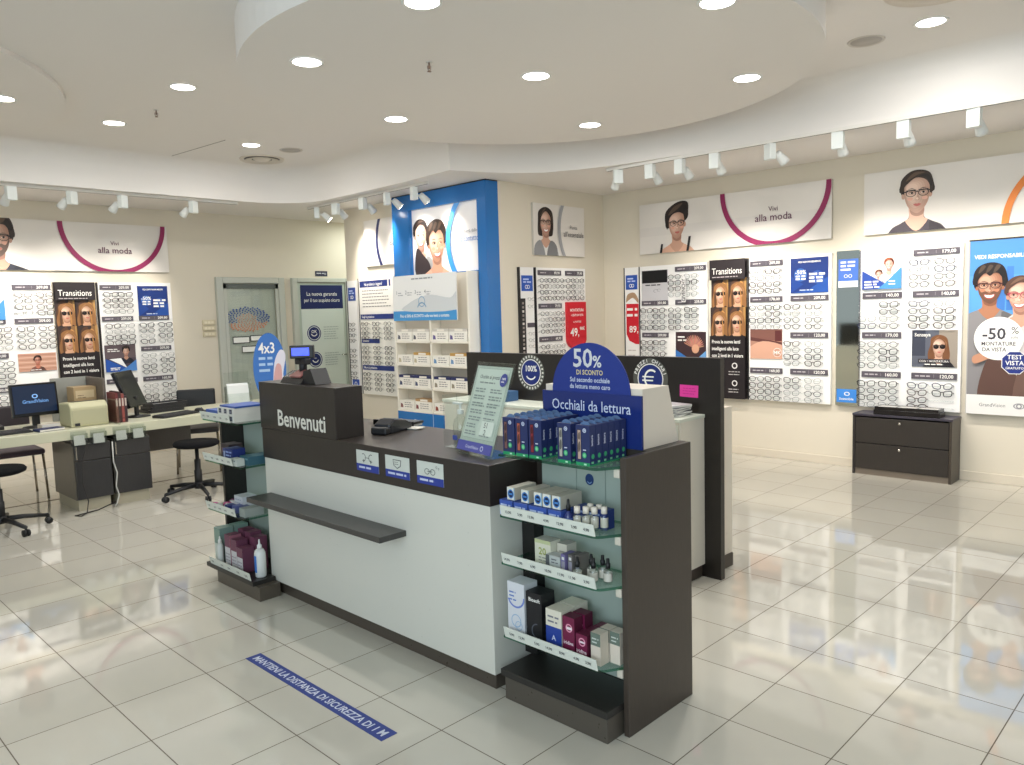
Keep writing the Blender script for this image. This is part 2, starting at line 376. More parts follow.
def smile_badge(p, cx, cz, r, word='100%', ringc=(150, 150, 140), euro=False):
    p.ell(cx, cz, r, r, (88, 88, 82), 40); p.ell(cx, cz, r*.74, r*.74, WHITE, 36); p.ell(cx, cz, r*.69, r*.69, NAVY, 36)
    if euro:
        p.ring(cx+r*.06, cz, r*.42, r*.33, WHITE, 52, 308, 30, 1.12); p.rect(cx-r*.46, cz+r*.06, cx+r*.2, cz+r*.13, WHITE); p.rect(cx-r*.46, cz-r*.12, cx+r*.16, cz-r*.05, WHITE)
        for i, ch in enumerate('PREZZI CHIARI'):
            a = math.radians(162-i*12); p.text(ch, cx+r*.8*math.cos(a), cz+r*.8*math.sin(a), r*.24, WHITE, 'c', True, rot=a-PI/2)
    else:
        p.text(word, cx, cz+r*.06, r*.46, WHITE, 'c', True, sx=.9); p.ring(cx, cz+.02*r, r*.44, r*.36, WHITE, 215, 325, 16)
        n = 26
        for i in range(n):
            a = 2*PI*i/n; ca, sa = math.cos(a), math.sin(a)
            p.poly([(cx+ca*r*.82-sa*r*.05, cz+sa*r*.82+ca*r*.05), (cx+ca*r*.95-sa*r*.05, cz+sa*r*.95+ca*r*.05), (cx+ca*r*.95+sa*r*.045, cz+sa*r*.95-ca*r*.045), (cx+ca*r*.82+sa*r*.045, cz+sa*r*.82-ca*r*.045)], (214, 214, 204))
            p.y += p.step

# ------------------------------------------------------------------ the room
WALLC = (220, 211, 193); CEILC = (232, 227, 221)
struct('floor', MB().box(-3, 8, -3, 10.2, -.06, 0, (200, 195, 180), 'floor_tiles'))
struct('wall_right', MB().box(7.71, 7.85, -2.5, 5.89, 0, 3.5, WALLC, 'wall'))
struct('wall_middle', MB().box(5.89, 7.85, 5.89, 8.75, 0, 3.5, WALLC, 'wall'))
struct('wall_back', MB().box(-3, 7.85, 9.9, 10.04, 0, 3.5, WALLC, 'wall'))
struct('wall_alcove', MB().box(7.5, 7.85, 8.75, 9.9, 0, 3.5, (205, 205, 190), 'wall'))
struct('ceiling', MB().box(-3, 7.9, -2.6, 10.1, 3.4, 3.5, CEILC, 'plaster'))
def soffit():
    ins = [(-3, 8.70), (4.55, 8.70)]
    for k in range(1, 8):
        a = PI/2*k/7; ins.append((4.55+.65*math.sin(a), 8.05+.65*math.cos(a)))
    ins += [(5.17, 6.6), (5.10, 5.74)]
    cv = [(5.10, 5.74), (5.41, 5.64), (5.72, 5.49), (5.95, 5.28), (6.11, 4.95), (6.22, 4.6), (6.31, 3.9), (6.37, 2.9), (6.41, 1.9), (6.43, .9), (6.44, -2.6)]
    ins += cv[1:]
    mb = MB()
    outer = [(7.9, -2.6), (7.9, 10.1), (-3, 10.1)]
    poly = ins+outer
    tri = tessellate_polygon([[Vector((a, b_, 0)) for a, b_ in poly]])
    mb.add([(a, b_, 3.0) for a, b_ in poly], [tuple(t) for t in tri], CEILC, 'plaster')
    prof = [(0, 3.0), (0, 3.24)] + [(.15-.15*math.cos(t), 3.24+.159*math.sin(t)) for t in [PI/2*k/6 for k in range(1, 7)]]
    c = ins.index((5.10, 5.74)); m = len(prof)
    for run in (ins[:c+1], ins[c:]):            # two smooth runs that meet at the sharp outer corner
        n = len(run); vs = []
        for i in range(n):
            d = (Vector(run[min(i+1, n-1)])-Vector(run[max(i-1, 0)])).normalized()
            vs += [(run[i][0]+d.y*o, run[i][1]-d.x*o, z) for o, z in prof]
        mb.add(vs, [(i*m+k, (i+1)*m+k, (i+1)*m+k+1, i*m+k+1) for i in range(n-1) for k in range(m-1)], CEILC, 'plaster', True)
    return mb
struct('ceiling_soffit', soffit())
struct('ceiling_disc', MB().lathe([(1.87, 0), (1.87, .25)], CEILC, 'plaster', (4.0, 3.67, 3.15), 96, False))
struct('ceiling_disc', MB().lathe([(2.1, -.015), (2.1, .02)], CEILC, 'plaster', (.08, 7.48, 3.382), 96, False))
BASEC = (214, 204, 186)
def baseboard(name, x0, x1, y0, y1):
    mb = MB(); mb.box(x0, x1, y0, y1, 0, .085, BASEC, 'paint'); struct(name, mb, bevel=.004)
baseboard('baseboard_right', 7.697, 7.71, -2.5, 5.877)
baseboard('baseboard_middle', 5.9, 7.697, 5.877, 5.89)
baseboard('baseboard_side', 5.877, 5.89, 5.877, 8.75)
baseboard('baseboard_back', -3, 4.6, 9.887, 9.9)

# access panel outlines and small ceiling fittings
def access(name, pts, z):
    mb = MB(); mb.tube([(a, b_, z-.0005) for a, b_ in pts], .004, (150, 142, 132), 'plaster', 4, smooth=False); struct(name, mb)
access('ceiling_seam', [(3.19, 8.58), (3.61, 8.61), (3.71, 7.51)], 3.4)

# doors
def doors():
    d = MB(); fr = (188, 190, 180)
    for x0, x1 in ((4.62, 4.71), (5.51, 5.60)): d.box(x0, x1, 9.84, 9.9, 0, 2.18, fr)
    d.box(4.71, 5.51, 9.84, 9.9, 2.1, 2.18, fr)
    o = struct('door_1', d, bevel=.006)
    lf = MB(); lf.box(4.72, 5.50, 9.868, 9.885, .02, 2.09, (160, 165, 158), 'door_glass'); obj('glass_leaf', lf, o)
    cl = MB(); cl.box(4.715, 4.76, 9.85, 9.86, 0.02, 2.09, fr); cl.box(5.46, 5.505, 9.85, 9.86, .02, 2.09, fr); cl.box(4.715, 5.505, 9.85, 9.86, 2.03, 2.09, (90, 96, 92)); obj('leaf_frame', cl, o)
    cu = MB()
    for k in range(16):
        x = 4.77+.043*k; cu.box(x, x+.043, 9.8865+.002*(k % 2), 9.892, .02, 2.03, (206, 208, 200))
    obj('curtain', cu, o)
    ey = MB(); p = Print(ey, 4.72, .02, 5.50, 2.09, 9.866)
    for k in range(170):
        a, rr = k*2.39996, math.sqrt((k+.5)/170); cx, cz = .31+.33*rr*math.cos(a), 1.60+.165*rr*math.sin(a)
        col = (212, 138, 108) if rr < .45 or math.sin(a)*rr < -.28 else (66, 92, 156)
        p.ell(cx, cz, .007+.008*rr, .006+.005*rr, col, 8); p.y += p.step
    for k, (x0, z0, x1, z1) in enumerate(((.10, 1.29, .32, 1.36), (.35, 1.31, .52, 1.37), (.22, 1.16, .48, 1.23))):
        p.rect(x0-.012, z0-.012, x1+.012, z1+.012, (70, 74, 72)); p.rect(x0, z0, x1, z1, (240, 240, 234))
    obj('eye_decal', ey, o, label='eye symbol of blue and orange dots with white cards')
    d = MB()
    for x0, x1 in ((5.72, 5.80), (6.60, 6.68)): d.box(x0, x1, 9.84, 9.9, 0, 2.18, fr)
    d.box(5.80, 6.60, 9.84, 9.9, 2.12, 2.18, fr)
    o = struct('door_2', d, bevel=.006)
    lf = MB(); lf.box(5.81, 6.59, 9.865, 9.885, .01, 2.11, (178, 188, 176)); obj('leaf', lf, o)
    mb, p = sheet(.70, 2.0, (206, 214, 206), .004, x0=5.85, z0=.08, y=9.864)
    p.rect(0, 1.66, .70, 2.0, (24, 36, 88)); p.text('La nuova garanzia', .35, 1.85, .075, WHITE, 'c', sx=.95); p.text('per il tuo acquisto sicuro', .35, 1.76, .075, WHITE, 'c', sx=.78)
    for z in (1.31, .93):
        p.ell(.19, z, .125, .125, (214, 218, 214), 30); p.ring(.19, z, .115, .1, (30, 42, 96), n=30); p.ell(.19, z, .09, .09, (30, 42, 96), 24)
        p.ring(.19, z+.01, .055, .042, WHITE, 200, 340, 12); p.text('OK' if z > 1 else '~', .19, z+.005, .06, WHITE, 'c', True)
        p.lines(.35, .62, z+.08, 6, .034, .009, (150, 160, 158), int(z*10))
    obj('door_poster', mb, o, label='tall white guarantee poster with a dark blue top')
    h = MB(); h.tube([(6.555, 9.862, 1.06), (6.555, 9.83, 1.06), (6.47, 9.828, 1.06)], .009, (170, 170, 165), 'metal'); obj('door_handle', h, o)
doors()
l_ = thing('added_corridor_light', 'unseen round light added to brighten the door corridor', 'ceiling lamp', (6.75, 9.3, 3.0))  # unseen lamp, added to brighten the dim wall around the doors
obj('trim_ring', MB().lathe([(.10, -.004), (.12, -.008), (.12, 0), (.10, 0)], (236, 234, 228), n=28, caps=False), l_); obj('diffuser', MB().lathe([(.101, -.003), (.101, -.001)], (236, 255, 244), 'lamp', n=28), l_)
add_light('AREA', 'added_corridor_fill', (6.75, 9.3, 2.97), 9, (.93, 1, .955), (0, 0, 0), shape='DISK', size=.2)  # cool fill light of the added corridor fitting
mb, p = sheet(.2, .075, (40, 44, 70), .006); p.lines(.02, .17, .035, 1, .02, .014, (200, 200, 205)); p.rect(.15, .02, .18, .05, (150, 150, 160))
tag(obj('door_sign', mb, loc=(6.13, 9.899, 2.21)), 'small dark plate fixed on the wall above the poster door', 'sign')
for k, z in enumerate((1.56, 1.485, 1.41)):
    m = MB(); m.box(0, .17, -.03, 0, 0, .066, (214, 202, 172)); o = obj('switch_plate', m, loc=(4.42, 9.899, z), bevel=.008)
    b = MB()
    for j in range(3): b.box(.02+.045*j, .055+.045*j, -.034, -.029, .018, .048, (232, 222, 196))
    obj('switch_key', b, o)
    tag(o, '%s cream switch plate on the wall beside the glass door' % ('topmost', 'middle', 'lowest')[k], 'switch', 'wall switches by the glass door')

# ------------------------------------------------------------------ ceiling fittings
def downlight():
    o = thing('downlight', 'x', 'ceiling lamp', (0, 0, 0))
    obj('trim_ring', MB().lathe([(.085, -.004), (.098, -.008), (.104, -.003), (.104, 0), (.085, 0)], (236, 234, 228), 'paint', n=32, caps=False), o)
    obj('diffuser', MB().lathe([(.086, -.002), (.086, 0)], (255, 250, 240), 'lamp', n=32), o)
    return o
DL = [(2.571, 3.055, 3.15, 'in the hanging disc, cut by the top edge of the photo'), (2.628, 4.213, 3.15, 'in the hanging disc, nearest its left rim'),
      (3.896, 3.505, 3.15, 'in the middle of the hanging disc'), (3.876, 4.974, 3.15, 'in the hanging disc, above the blue column'),
      (5.243, 4.126, 3.15, 'in the hanging disc, above the glasses-woman picture'), (5.03, 2.605, 3.15, 'in the hanging disc, nearest the right wall'),
      (3.684, 2.07, 3.15, 'in the hanging disc, at the top edge right of centre'), (2.661, 6.02, 3.4, 'in the flat ceiling left of the disc, the nearest one'),
      (2.656, 7.471, 3.4, 'in the flat ceiling by the left wall, bluish and dim'), (4.013, 7.567, 3.4, 'in the flat ceiling beside the round vent'),
      (5.641, 1.642, 3.4, 'in the flat ceiling at the right, over the right track'), (1.70, 7.06, 3.366, 'in the shallow round panel at the left edge of the ceiling')]
proto = downlight()
for k, (x, y, z, s) in enumerate(DL):
    o = proto if k == 0 else dup(proto, (x, y, z))
    o.location = (x, y, z); o['label'] = 'round recessed downlight ' + s; o['group'] = 'recessed ceiling downlights'
    add_light('AREA', 'downlight_bulb', (0, 0, -.012), DOWN_W*(.35 if k == 8 else 1), (1, .975, .945) if k != 8 else (.8, .93, 1), parent=o, shape='DISK', size=.17)
def vent(loc, r, label):
    o = thing('ceiling_vent', label, 'vent', loc)
    obj('outer_ring', MB().lathe([(r*.8, -.004), (r*.98, -.016), (r, -.006), (r, 0), (r*.8, 0)], (214, 204, 190), 'paint', n=40, caps=False), o)
    obj('cone', MB().lathe([(r*.45, -.008), (r*.74, -.02), (r*.76, -.016), (r*.5, 0), (r*.45, 0)], (206, 196, 180), 'paint', n=40, caps=False), o)
    obj('cap', MB().lathe([(.001, -.022), (r*.3, -.018), (r*.4, -.006), (r*.4, -.001)], (222, 212, 198), 'paint', n=32), o)
    obj('duct', MB().lathe([(r*.8, -.001), (r*.8, 0)], (90, 80, 70), 'paint', n=32), o)
vent((4.445, 8.151, 3.4), .24, 'round cone air vent in the ceiling beyond the hanging disc')
vent((5.02, 1.42, 3.4), .30, 'large round air vent in the ceiling at the top right')
for x, y, s in ((4.453, 7.537, 'beside the round vent above the doors'), (5.689, 2.064, 'near the large vent at top right')):
    o = thing('ceiling_speaker', 'flat round grey speaker grille in the ceiling ' + s, 'speaker', (x, y, 3.4), 0, 'ceiling speakers')
    obj('rim', MB().lathe([(.1, -.003), (.115, -.007), (.12, 0), (.1, 0)], (206, 198, 186), n=32, caps=False), o)
    obj('grille', MB().lathe([(.1, -.004), (.1, 0)], (176, 168, 158), n=32), o)
for x, y, z, s in ((3.184, 3.739, 3.15, 'hanging from the large ceiling disc'), (2.765, 6.806, 3.4, 'in the flat ceiling left of the large disc')):
    o = thing('sprinkler', 'tiny metal sprinkler head ' + s, 'sprinkler', (x, y, z))
    obj('stem', MB().lathe([(.02, -.004), (.02, 0)], (210, 206, 200)).lathe([(.006, -.04), (.006, 0)], (150, 126, 114), 'metal'), o)
    obj('frame', MB().tube([(-.013, 0, -.025), (-.013, 0, -.04), (0, 0, -.054), (.013, 0, -.04), (.013, 0, -.025), (-.013, 0, -.025)], .0025, (140, 116, 104), 'metal', 6).lathe([(.013, -.058), (.013, -.055)], (150, 126, 114), 'metal'), o)

# track lights
def spot_head():
    o = thing('track_spotlight', 'x', 'spotlight')
    obj('adapter', MB().box(-.03, .03, -.045, .045, -.16, -.028, (232, 236, 232)), o, bevel=.004)
    obj('bracket', MB().tube([(.03, 0, -.11), (.075, 0, -.12), (.085, 0, -.12)], .012, (226, 228, 224), n=8), o)
    c = MB(); a = Vector((.07, 0, -.10)); d = Vector((.72, 0, -.69)).normalized()
    c.tube([a, a+d*.02, a+d*.09, a+d*.115], [.026, .033, .041, .044], (230, 232, 228), n=20); obj('lamp_can', c, o)
    e = MB(); e.tube([a+d*.114, a+d*.1165], [.039, .039], (255, 246, 230), 'lamp', 20); obj('lamp_face', e, o)
    return o
SP = spot_head(); first = [True]
def spots(lst, rz, labelf, group, power=1.0, col=(1, .935, .86), aim=math.atan2(.66, .75)):
    for k, (x, y, z, dz) in enumerate(lst):
        if first[0]: o = SP; first[0] = False; o.location = (x, y, z)
        else: o = dup(SP, (x, y, z))
        o.rotation_euler = (0, 0, rz+dz); o['label'] = labelf(k); o['group'] = group
        add_light('SPOT', 'spot_bulb', (.165, 0, -.195), SPOT_W*power, col, (0, -aim, 0), parent=o, spot_size=math.radians(74), spot_blend=.85, shadow_soft_size=.05)
ORD = ['first', 'second', 'third', 'fourth', 'fifth', 'sixth', 'seventh', 'eighth', 'ninth', 'tenth', 'eleventh', 'twelfth']
def track(name, p0, p1, label):
    o = thing(name, label, 'track'); a, b_ = Vector(p0), Vector(p1); d = (b_-a).normalized(); s = Vector((-d.y, d.x, 0))*.02
    poly = [a-s, b_-s, b_+s, a+s]
    obj('rail', MB().prismz([(q.x, q.y) for q in poly], 2.972, 2.9985, (226, 222, 214)), o)
    q = MB(); s *= .35; poly = [a-s, b_-s, b_+s, a+s]; q.prismz([(v.x, v.y) for v in poly], 2.9705, 2.9721, (120, 114, 106)); obj('slot', q, o)
track('lighting_track', (6.30, 4.75, 0), (6.50, -.8, 0), 'white lighting track under the soffit along the right wall')
track('lighting_track', (5.35, 8.72, 0), (5.33, 6.35, 0), 'white lighting track in front of the blue column')
track('lighting_track', (.5, 8.84, 0), (4.45, 8.80, 0), 'white lighting track along the left back wall')
ys = [4.637, 4.273, 3.954, 3.604, 3.094, 2.53, 2.043, 1.575]
spots([(6.32+(4.637-y)*.038, y, 3.0, (.85, .0, -.1, .1, -.5, .1, 0, -.1)[i]) for i, y in enumerate(ys)], 0, lambda k: 'white track spotlight on the right track, %s from its far left end' % ORD[k], 'spotlights on the right track')
spots([(6.47, .95, 3.0, 0), (6.48, .2, 3.0, 0)], 0, lambda k: 'white track spotlight on the right track, %s beyond the right photo edge' % ORD[k], 'spotlights on the right track, out of view')
ys2 = [8.511, 8.092, 7.537, 7.077, 6.598]
spots([(5.34, y, 3.0, (-.6, .2, 0, -.4, -.3)[i]) for i, y in enumerate(ys2)], 0, lambda k: 'white track spotlight before the blue column, %s from the left' % ORD[k], 'spotlights before the blue column', .5, aim=math.atan2(.34, .94))
spots([(x, 8.82, 3.0, d) for x, d in ((1.3, 0), (2.133, .2), (2.674, .5), (3.165, .45), (3.927, .5))], PI/2, lambda k: 'white track spotlight on the left wall track, %s' % ('out of view beyond the left photo edge' if k == 0 else ORD[k-1]+' from the left edge'), 'spotlights on the left wall track', 1.0)

# ------------------------------------------------------------------ pictures on the walls
MAG = (142, 32, 84)
def banner(label, loc, rz, w, h, draw, t=.03, bgc=(226, 220, 212)):
    o = thing('wall_banner', label, 'banner', loc, rz)
    mb, p = sheet(w, h, bgc, t, (196, 190, 180)); draw(p); obj('printed_panel', mb, o)
    return o
def b_right(p):
    p.rect(0, .2, 2.24, .3, (221, 215, 208))
    portrait(p, .5, .31, .34, (38, 28, 26), (222, 176, 150), style='up', specs=(30, 26, 28), look=.6, bare=True)
    p.poly([(.28, 0), (.30, .1), (.325, .1), (.31, 0)], (30, 26, 30)); p.poly([(.63, 0), (.66, .16), (.69, .16), (.66, 0)], (30, 26, 30))
    p.ring(1.65, .57, .60, .545, MAG, 180, 360); p.text('Vivi', 1.65, .33, .07, (110, 80, 92), 'c'); p.text('alla moda', 1.65, .235, .105, (96, 52, 76), 'c')
banner('long right-wall banner with a dark-haired woman in glasses and a magenta arc', (7.708, 5.335, 2.24), RX, 2.245, .57, b_right)
def b_right2(p):
    portrait(p, .46, .335, .36, (52, 38, 30), (236, 196, 172), (66, 58, 66), 'short', specs=(40, 30, 30), look=.3)
    p.ring(1.73, -.02, .60, .545, (226, 128, 48), 0, 180)
    p.text('Pensa', 1.73, .3, .07, (120, 96, 80), 'c'); p.text('al sole', 1.73, .2, .105, (110, 80, 60), 'c')
banner('white banner with a person in black glasses looking up and an orange arc', (7.708, 2.785, 2.24), RX, 2.245, .57, b_right2)
def b_left(p):
    portrait(p, .42, .34, .42, (54, 42, 36), (214, 170, 146), (44, 46, 58), 'man', specs=(30, 28, 30), beard=(96, 74, 62), look=.4, shoulders=1.2)
    p.ring(1.62, .565, .60, .545, MAG, 180, 360); p.text('Vivi', 1.62, .31, .065, (110, 80, 92), 'c'); p.text('alla moda', 1.62, .215, .1, (96, 52, 76), 'c')
banner('long white banner with a man in a dark jacket and a magenta arc, left wall', (1.79, 9.898, 2.23), 0, 2.245, .56, b_left)
def b_mid(p):
    portrait(p, .2, .36, .3, (44, 34, 32), (220, 176, 152), (226, 224, 220), 'bob', specs=(40, 34, 34), smile=True, top2=(146, 146, 148))
    p.ring(1.02, .3, .62, .57, (160, 160, 162), 90, 270); p.text('Punta', .68, .31, .06, (120, 116, 116), 'c'); p.text("all'essenziale", .68, .22, .085, (96, 92, 94), 'c', sx=.85)
banner('square banner with a smiling woman in glasses and a grey arc', (6.405, 5.888, 2.24), 0, .89, .57, b_mid)
def b_side(p):
    p.ring(.86, .3, .62, .57, (28, 38, 92), 90, 270); p.text('Occhiali', .66, .33, .06, (80, 80, 90), 'c', sx=.9); p.text('da lettura', .68, .23, .09, (50, 52, 66), 'c', sx=.9)
banner('white banner with a dark blue arc left of the blue column', (5.888, 8.27, 2.24), RX, 1.0, .57, b_side)

# ------------------------------------------------------------------ eyeglasses and their racks
def rimpts(cx, w, h, sh, n=14):
    out = []
    for k in range(n):
        a = 2*PI*k/n; e = .62 if sh == 'square' else (.8 if sh == 'soft' else 1.0)
        c, s_ = math.cos(a), math.sin(a)
        out.append((cx+w*math.copysign(abs(c)**e, c), 0, h*math.copysign(abs(s_)**e, s_)+(.004*(c if cx > 0 else -c) if sh != 'round' else 0)))
    return out
GL = {}
def glasses_proto(kind):
    sh, col, r, mat = {'black': ('square', (24, 22, 24), .0030, 'gloss'), 'dark brown': ('soft', (62, 40, 32), .0028, 'gloss'), 'round black': ('round', (30, 28, 30), .0024, 'gloss'),
                       'thin grey': ('soft', (92, 90, 92), .0014, 'metal'), 'gold wire': ('round', (130, 106, 72), .0014, 'metal'), 'dark blue': ('soft', (36, 44, 78), .0028, 'gloss')}[kind]
    m = MB()
    for e in (-1, 1): m.tube(rimpts(e*.036, .027, .020, sh), r, col, mat, 5, True)
    m.tube([(-.0105, 0, .006), (-.004, -.002, .0095), (.004, -.002, .0095), (.0105, 0, .006)], r, col, mat, 5)
    ls = MB(); tm = []
    for e in (-1, 1):
        t = MB(); t.tube([(e*.062, 0, .008), (e*.069, .002, .008), (e*.070, .01, .008), (e*.069, .017, .007), (e*.067, .022, .002)], r*.8, col, mat, 5); tm.append(t)
        q = rimpts(e*.036, .026, .019, sh); ls.add(q, [tuple(range(len(q)))], (250, 250, 250), 'lens')
    return m.mesh('frame'), [t.mesh('temple') for t in tm], ls.mesh('lenses')
KINDS = ['black', 'dark brown', 'round black', 'thin grey', 'gold wire', 'dark blue']
for kd in KINDS: GL[kd] = glasses_proto(kd)
def put_glasses(kind, root, u, y, v, label, group, parts=True, sc=1.28):
    fr, te, ln = GL[kind]
    w = Matrix.Rotation(root.rotation_euler.z, 4, 'Z') @ Vector((u, y, v))
    o = obj('eyeglasses', fr, loc=Vector(root.location)+w, rot=(0, 0, root.rotation_euler.z)); o.scale = (sc, sc, sc)
    tag(o, label, 'eyeglasses', group)
    for t in te: obj('temple', t, o)
    if parts: obj('lenses', ln, o)
def strip(root, x0, x1, v, price, col=GREY, t=.04, dim=1, h=.055):
    mb = MB(); mb.box(x0, x1, -t-.012, -t, v, v+h, col)
    p = Print(mb, x0, v, x1, v+h, -t-.012); w = x1-x0
    p.lines(.03*w/.35, w*.42, .022, 1, .02, .011, (190, 184, 188), int(v*100)+3); p.rect(w*.5, .012, w*.504, .043, (190, 186, 190))
    if price: p.text(price, w*.93, .013, .043, WHITE, 'r', True)
    obj('price_strip', mb, root)
BLK = ['top', 'second', 'third', 'bottom']; ROWS = ['first', 'second', 'third', 'fourth']
def rack(label, short, loc, rz, Wd, cols, pal, H=1.49, t=.04, parts=True, edge=(32, 30, 32), seed=1, group='eyeglasses'):
    """cols: (side, x0, x1, pair centres, [4 blocks]); a block is ('p', price, rows) or a poster function (draw, label, v0, v1)"""
    q = random.Random(seed)
    o = thing('eyewear_rack', label, 'display rack', loc, rz)
    obj('board', MB().box(0, Wd, -t, 0, 0, H, (242, 240, 236), 'paint'), o)
    obj('edge_trim', MB().box(-.012, 0, -t-.006, 0, 0, H, edge, 'metal' if sum(edge) > 300 else 'paint'), o)
    for side, x0, x1, cs, bl in cols:
        for k, b_ in enumerate(bl):
            top = H-.03-.372*k
            if b_ is None: continue
            if b_[0] != 'p':
                draw, lb, v0, v1 = b_; mb, p = sheet(x1-x0, v1-v0, (30, 30, 34), .008, (230, 230, 230), y=-t, x0=x0, z0=v0); draw(p); obj('poster', mb, o, label=lb); continue
            strip(o, x0, x1, top-.055, b_[1], t=t)
            for j in range(b_[2]):
                v = top-.114-.066*j
                rod = MB(); rod.tube([(cs[0]-.09, -t-.0095, v-.0045), (cs[-1]+.09, -t-.0095, v-.0045)], .0032, (214, 216, 216), 'clear', 6)
                rod.box(cs[0]-.085, cs[0]-.079, -t-.0095, -t, v-.007, v-.002, (200, 200, 200)); rod.box(cs[-1]+.079, cs[-1]+.085, -t-.0095, -t, v-.007, v-.002, (200, 200, 200))
                obj('display_rod', rod, o)
                run = q.choice(pal); gm = b_[3] if len(b_) > 3 else None
                for i, c in enumerate(cs):
                    if gm and (j, i) in gm: continue
                    kd = run if q.random() < .6 else q.choice(pal)
                    pos = ('left', 'right')[i] if len(cs) == 2 else ('left', 'middle', 'right')[i]
                    blk = ('%s block' % BLK[k]) if side == 'only' else '%s %s block' % (BLK[k], side)
                    put_glasses(kd, o, c, -t-.0335, v+.0, '%s eyeglasses, %s one in %s row, %s, %s' % (kd, pos, ROWS[j], blk, short), group, parts, 1.28 if len(cs) == 2 else 1.08)
    return o
def pst_blue(p):
    w, h = p.w, p.h; p.rect(0, 0, w, h, (24, 52, 120)); p.poly([(0, 0), (w, 0), (w, h*.45), (w*.5, h*.1)], (34, 78, 156)); p.poly([(0, h*.5), (w*.35, h*.25), (0, 0)], (30, 66, 142))
    p.text('VEDI RESPONSABILMENTE', w*.5, h*.86, h*.07, WHITE, 'c', True, sx=.8); p.ell(w*.27, h*.52, w*.17, w*.17, (58, 104, 176), 30)
    p.text('-50%', w*.27, h*.54, h*.16, WHITE, 'c', True); p.lines(w*.14, w*.42, h*.46, 2, h*.08, h*.045, WHITE, 4)
    p.ell(w*.72, h*.44, w*.17, w*.17, (46, 84, 160), 30); p.lines(w*.5, w*.98, h*.5, 3, h*.1, h*.06, WHITE, 9); p.lines(w*.25, w*.75, h*.07, 1, 1, h*.03, (200, 210, 230), 2)
def pst_kids(p):
    w, h = p.w, p.h; p.rect(0, 0, w, h, (236, 230, 224)); portrait(p, w*.42, h*.42, h*.26, (120, 70, 44), (236, 196, 176), (240, 240, 240), 'short')
    portrait(p, w*.68, h*.7, h*.34, (150, 74, 44), (238, 198, 178), (244, 242, 240), 'short', smile=True)
    p.poly([(0, 0), (0, h*.55), (w*.6, h*.15), (w*.75, 0)], (44, 76, 160)); p.poly([(w*.6, h*.18), (w, h*.62), (w, 0), (w*.4, 0)], (74, 142, 206))
    p.lines(w*.06, w*.45, h*.2, 3, h*.08, h*.045, WHITE, 3); p.lines(w*.68, w*.9, h*.2, 2, h*.08, h*.035, WHITE, 5)
def pst_man(p):
    w, h = p.w, p.h; p.rect(0, 0, w, h, (78, 66, 76)); p.rect(0, h*.5, w, h, (98, 84, 88)); portrait(p, w*.68, h*.74, h*.34, (30, 24, 24), (206, 160, 134), (38, 40, 54), 'man')
    p.poly([(0, 0), (0, h*.5), (w*.7, h*.1), (w*.75, 0)], (38, 84, 168)); p.poly([(w*.12, h*.48), (w*.5, h*.5), (w*.68, h*.12)], (244, 244, 244)); p.poly([(w*.65, h*.14), (w, h*.42), (w, 0), (w*.4, 0)], (78, 132, 200))
    p.lines(w*.08, w*.5, h*.82, 2, h*.07, h*.035, WHITE, 6); p.lines(w*.14, w*.5, h*.12, 2, h*.06, h*.035, WHITE, 8)
def pst_hands(p):
    w, h = p.w, p.h; p.rect(0, 0, w, h, (62, 42, 46))
    for k in range(16):
        a = -1.2+.17*k; p.blob([(w*.6, h*.5), (w*.6+math.sin(a)*w*.3, h*.5+math.cos(a)*h*.36), (w*.6+math.sin(a+.09)*w*.32, h*.5+math.cos(a+.09)*h*.38), (w*.64, h*.48)], (196-6*(k % 4), 136-8*(k % 3), 110), 3)
    p.ell(w*.66, h*.48, w*.12, h*.14, (212, 160, 130)); p.poly([(0, h*.45), (w*.64, h*.06), (w*.7, 0), (0, 0)], (58, 116, 186)); p.poly([(w*.6, h*.08), (w, h*.42), (w, 0), (w*.4, 0)], (104, 158, 212))
    p.poly([(w*.45, h*.17), (w*.62, h*.06), (w*.78, h*.2), (w*.6, h*.3)], (62, 42, 46)); p.lines(w*.08, w*.42, h*.82, 2, h*.1, h*.045, WHITE, 6); p.ell(w*.86, h*.1, w*.06, h*.05, WHITE)
def pst_arm(p):
    w, h = p.w, p.h; p.rect(0, 0, w, h, (178, 132, 112)); p.rect(0, h*.62, w, h, (126, 84, 74)); p.poly([(0, h*.62), (w, h*.45), (w, h*.56), (0, h*.74)], (96, 56, 52))
    p.blob([(-.1*w, h*.3), (w*.4, h*.6), (w*1.1, h*.4), (w*1.1, -.1*h), (-.1*w, -.1*h)], (208, 160, 136)); p.rect(w*.78, h*.6, w*.98, h*.95, (92, 44, 44))
    p.ell(w*.85, h*.22, w*.13, w*.13, WHITE, 30); p.ell(w*.85, h*.22, w*.118, w*.118, (196, 146, 124), 30); p.text('MK', w*.85, h*.16, h*.17, WHITE, 'c', True)
def pst_woman(p):
    w, h = p.w, p.h; p.rect(0, 0, w, h, (92, 96, 108)); p.rect(w*.6, 0, w, h, (150, 140, 128)); p.rect(0, h*.3, w*.3, h, (62, 66, 80))
    portrait(p, w*.6, h*.55, h*.52, (120, 78, 50), (226, 184, 158), (40, 38, 44), 'long', shades=True, look=.5); p.text('Sensaya', w*.06, h*.83, h*.13, WHITE, 'l', True)
    p.rect(w*.15, h*.12, w*.85, h*.22, (60, 56, 60)); p.text('CON 1 MONTATURA', w*.5, h*.135, h*.075, WHITE, 'c'); p.lines(w*.3, w*.75, h*.06, 1, 1, h*.03, WHITE, 3)
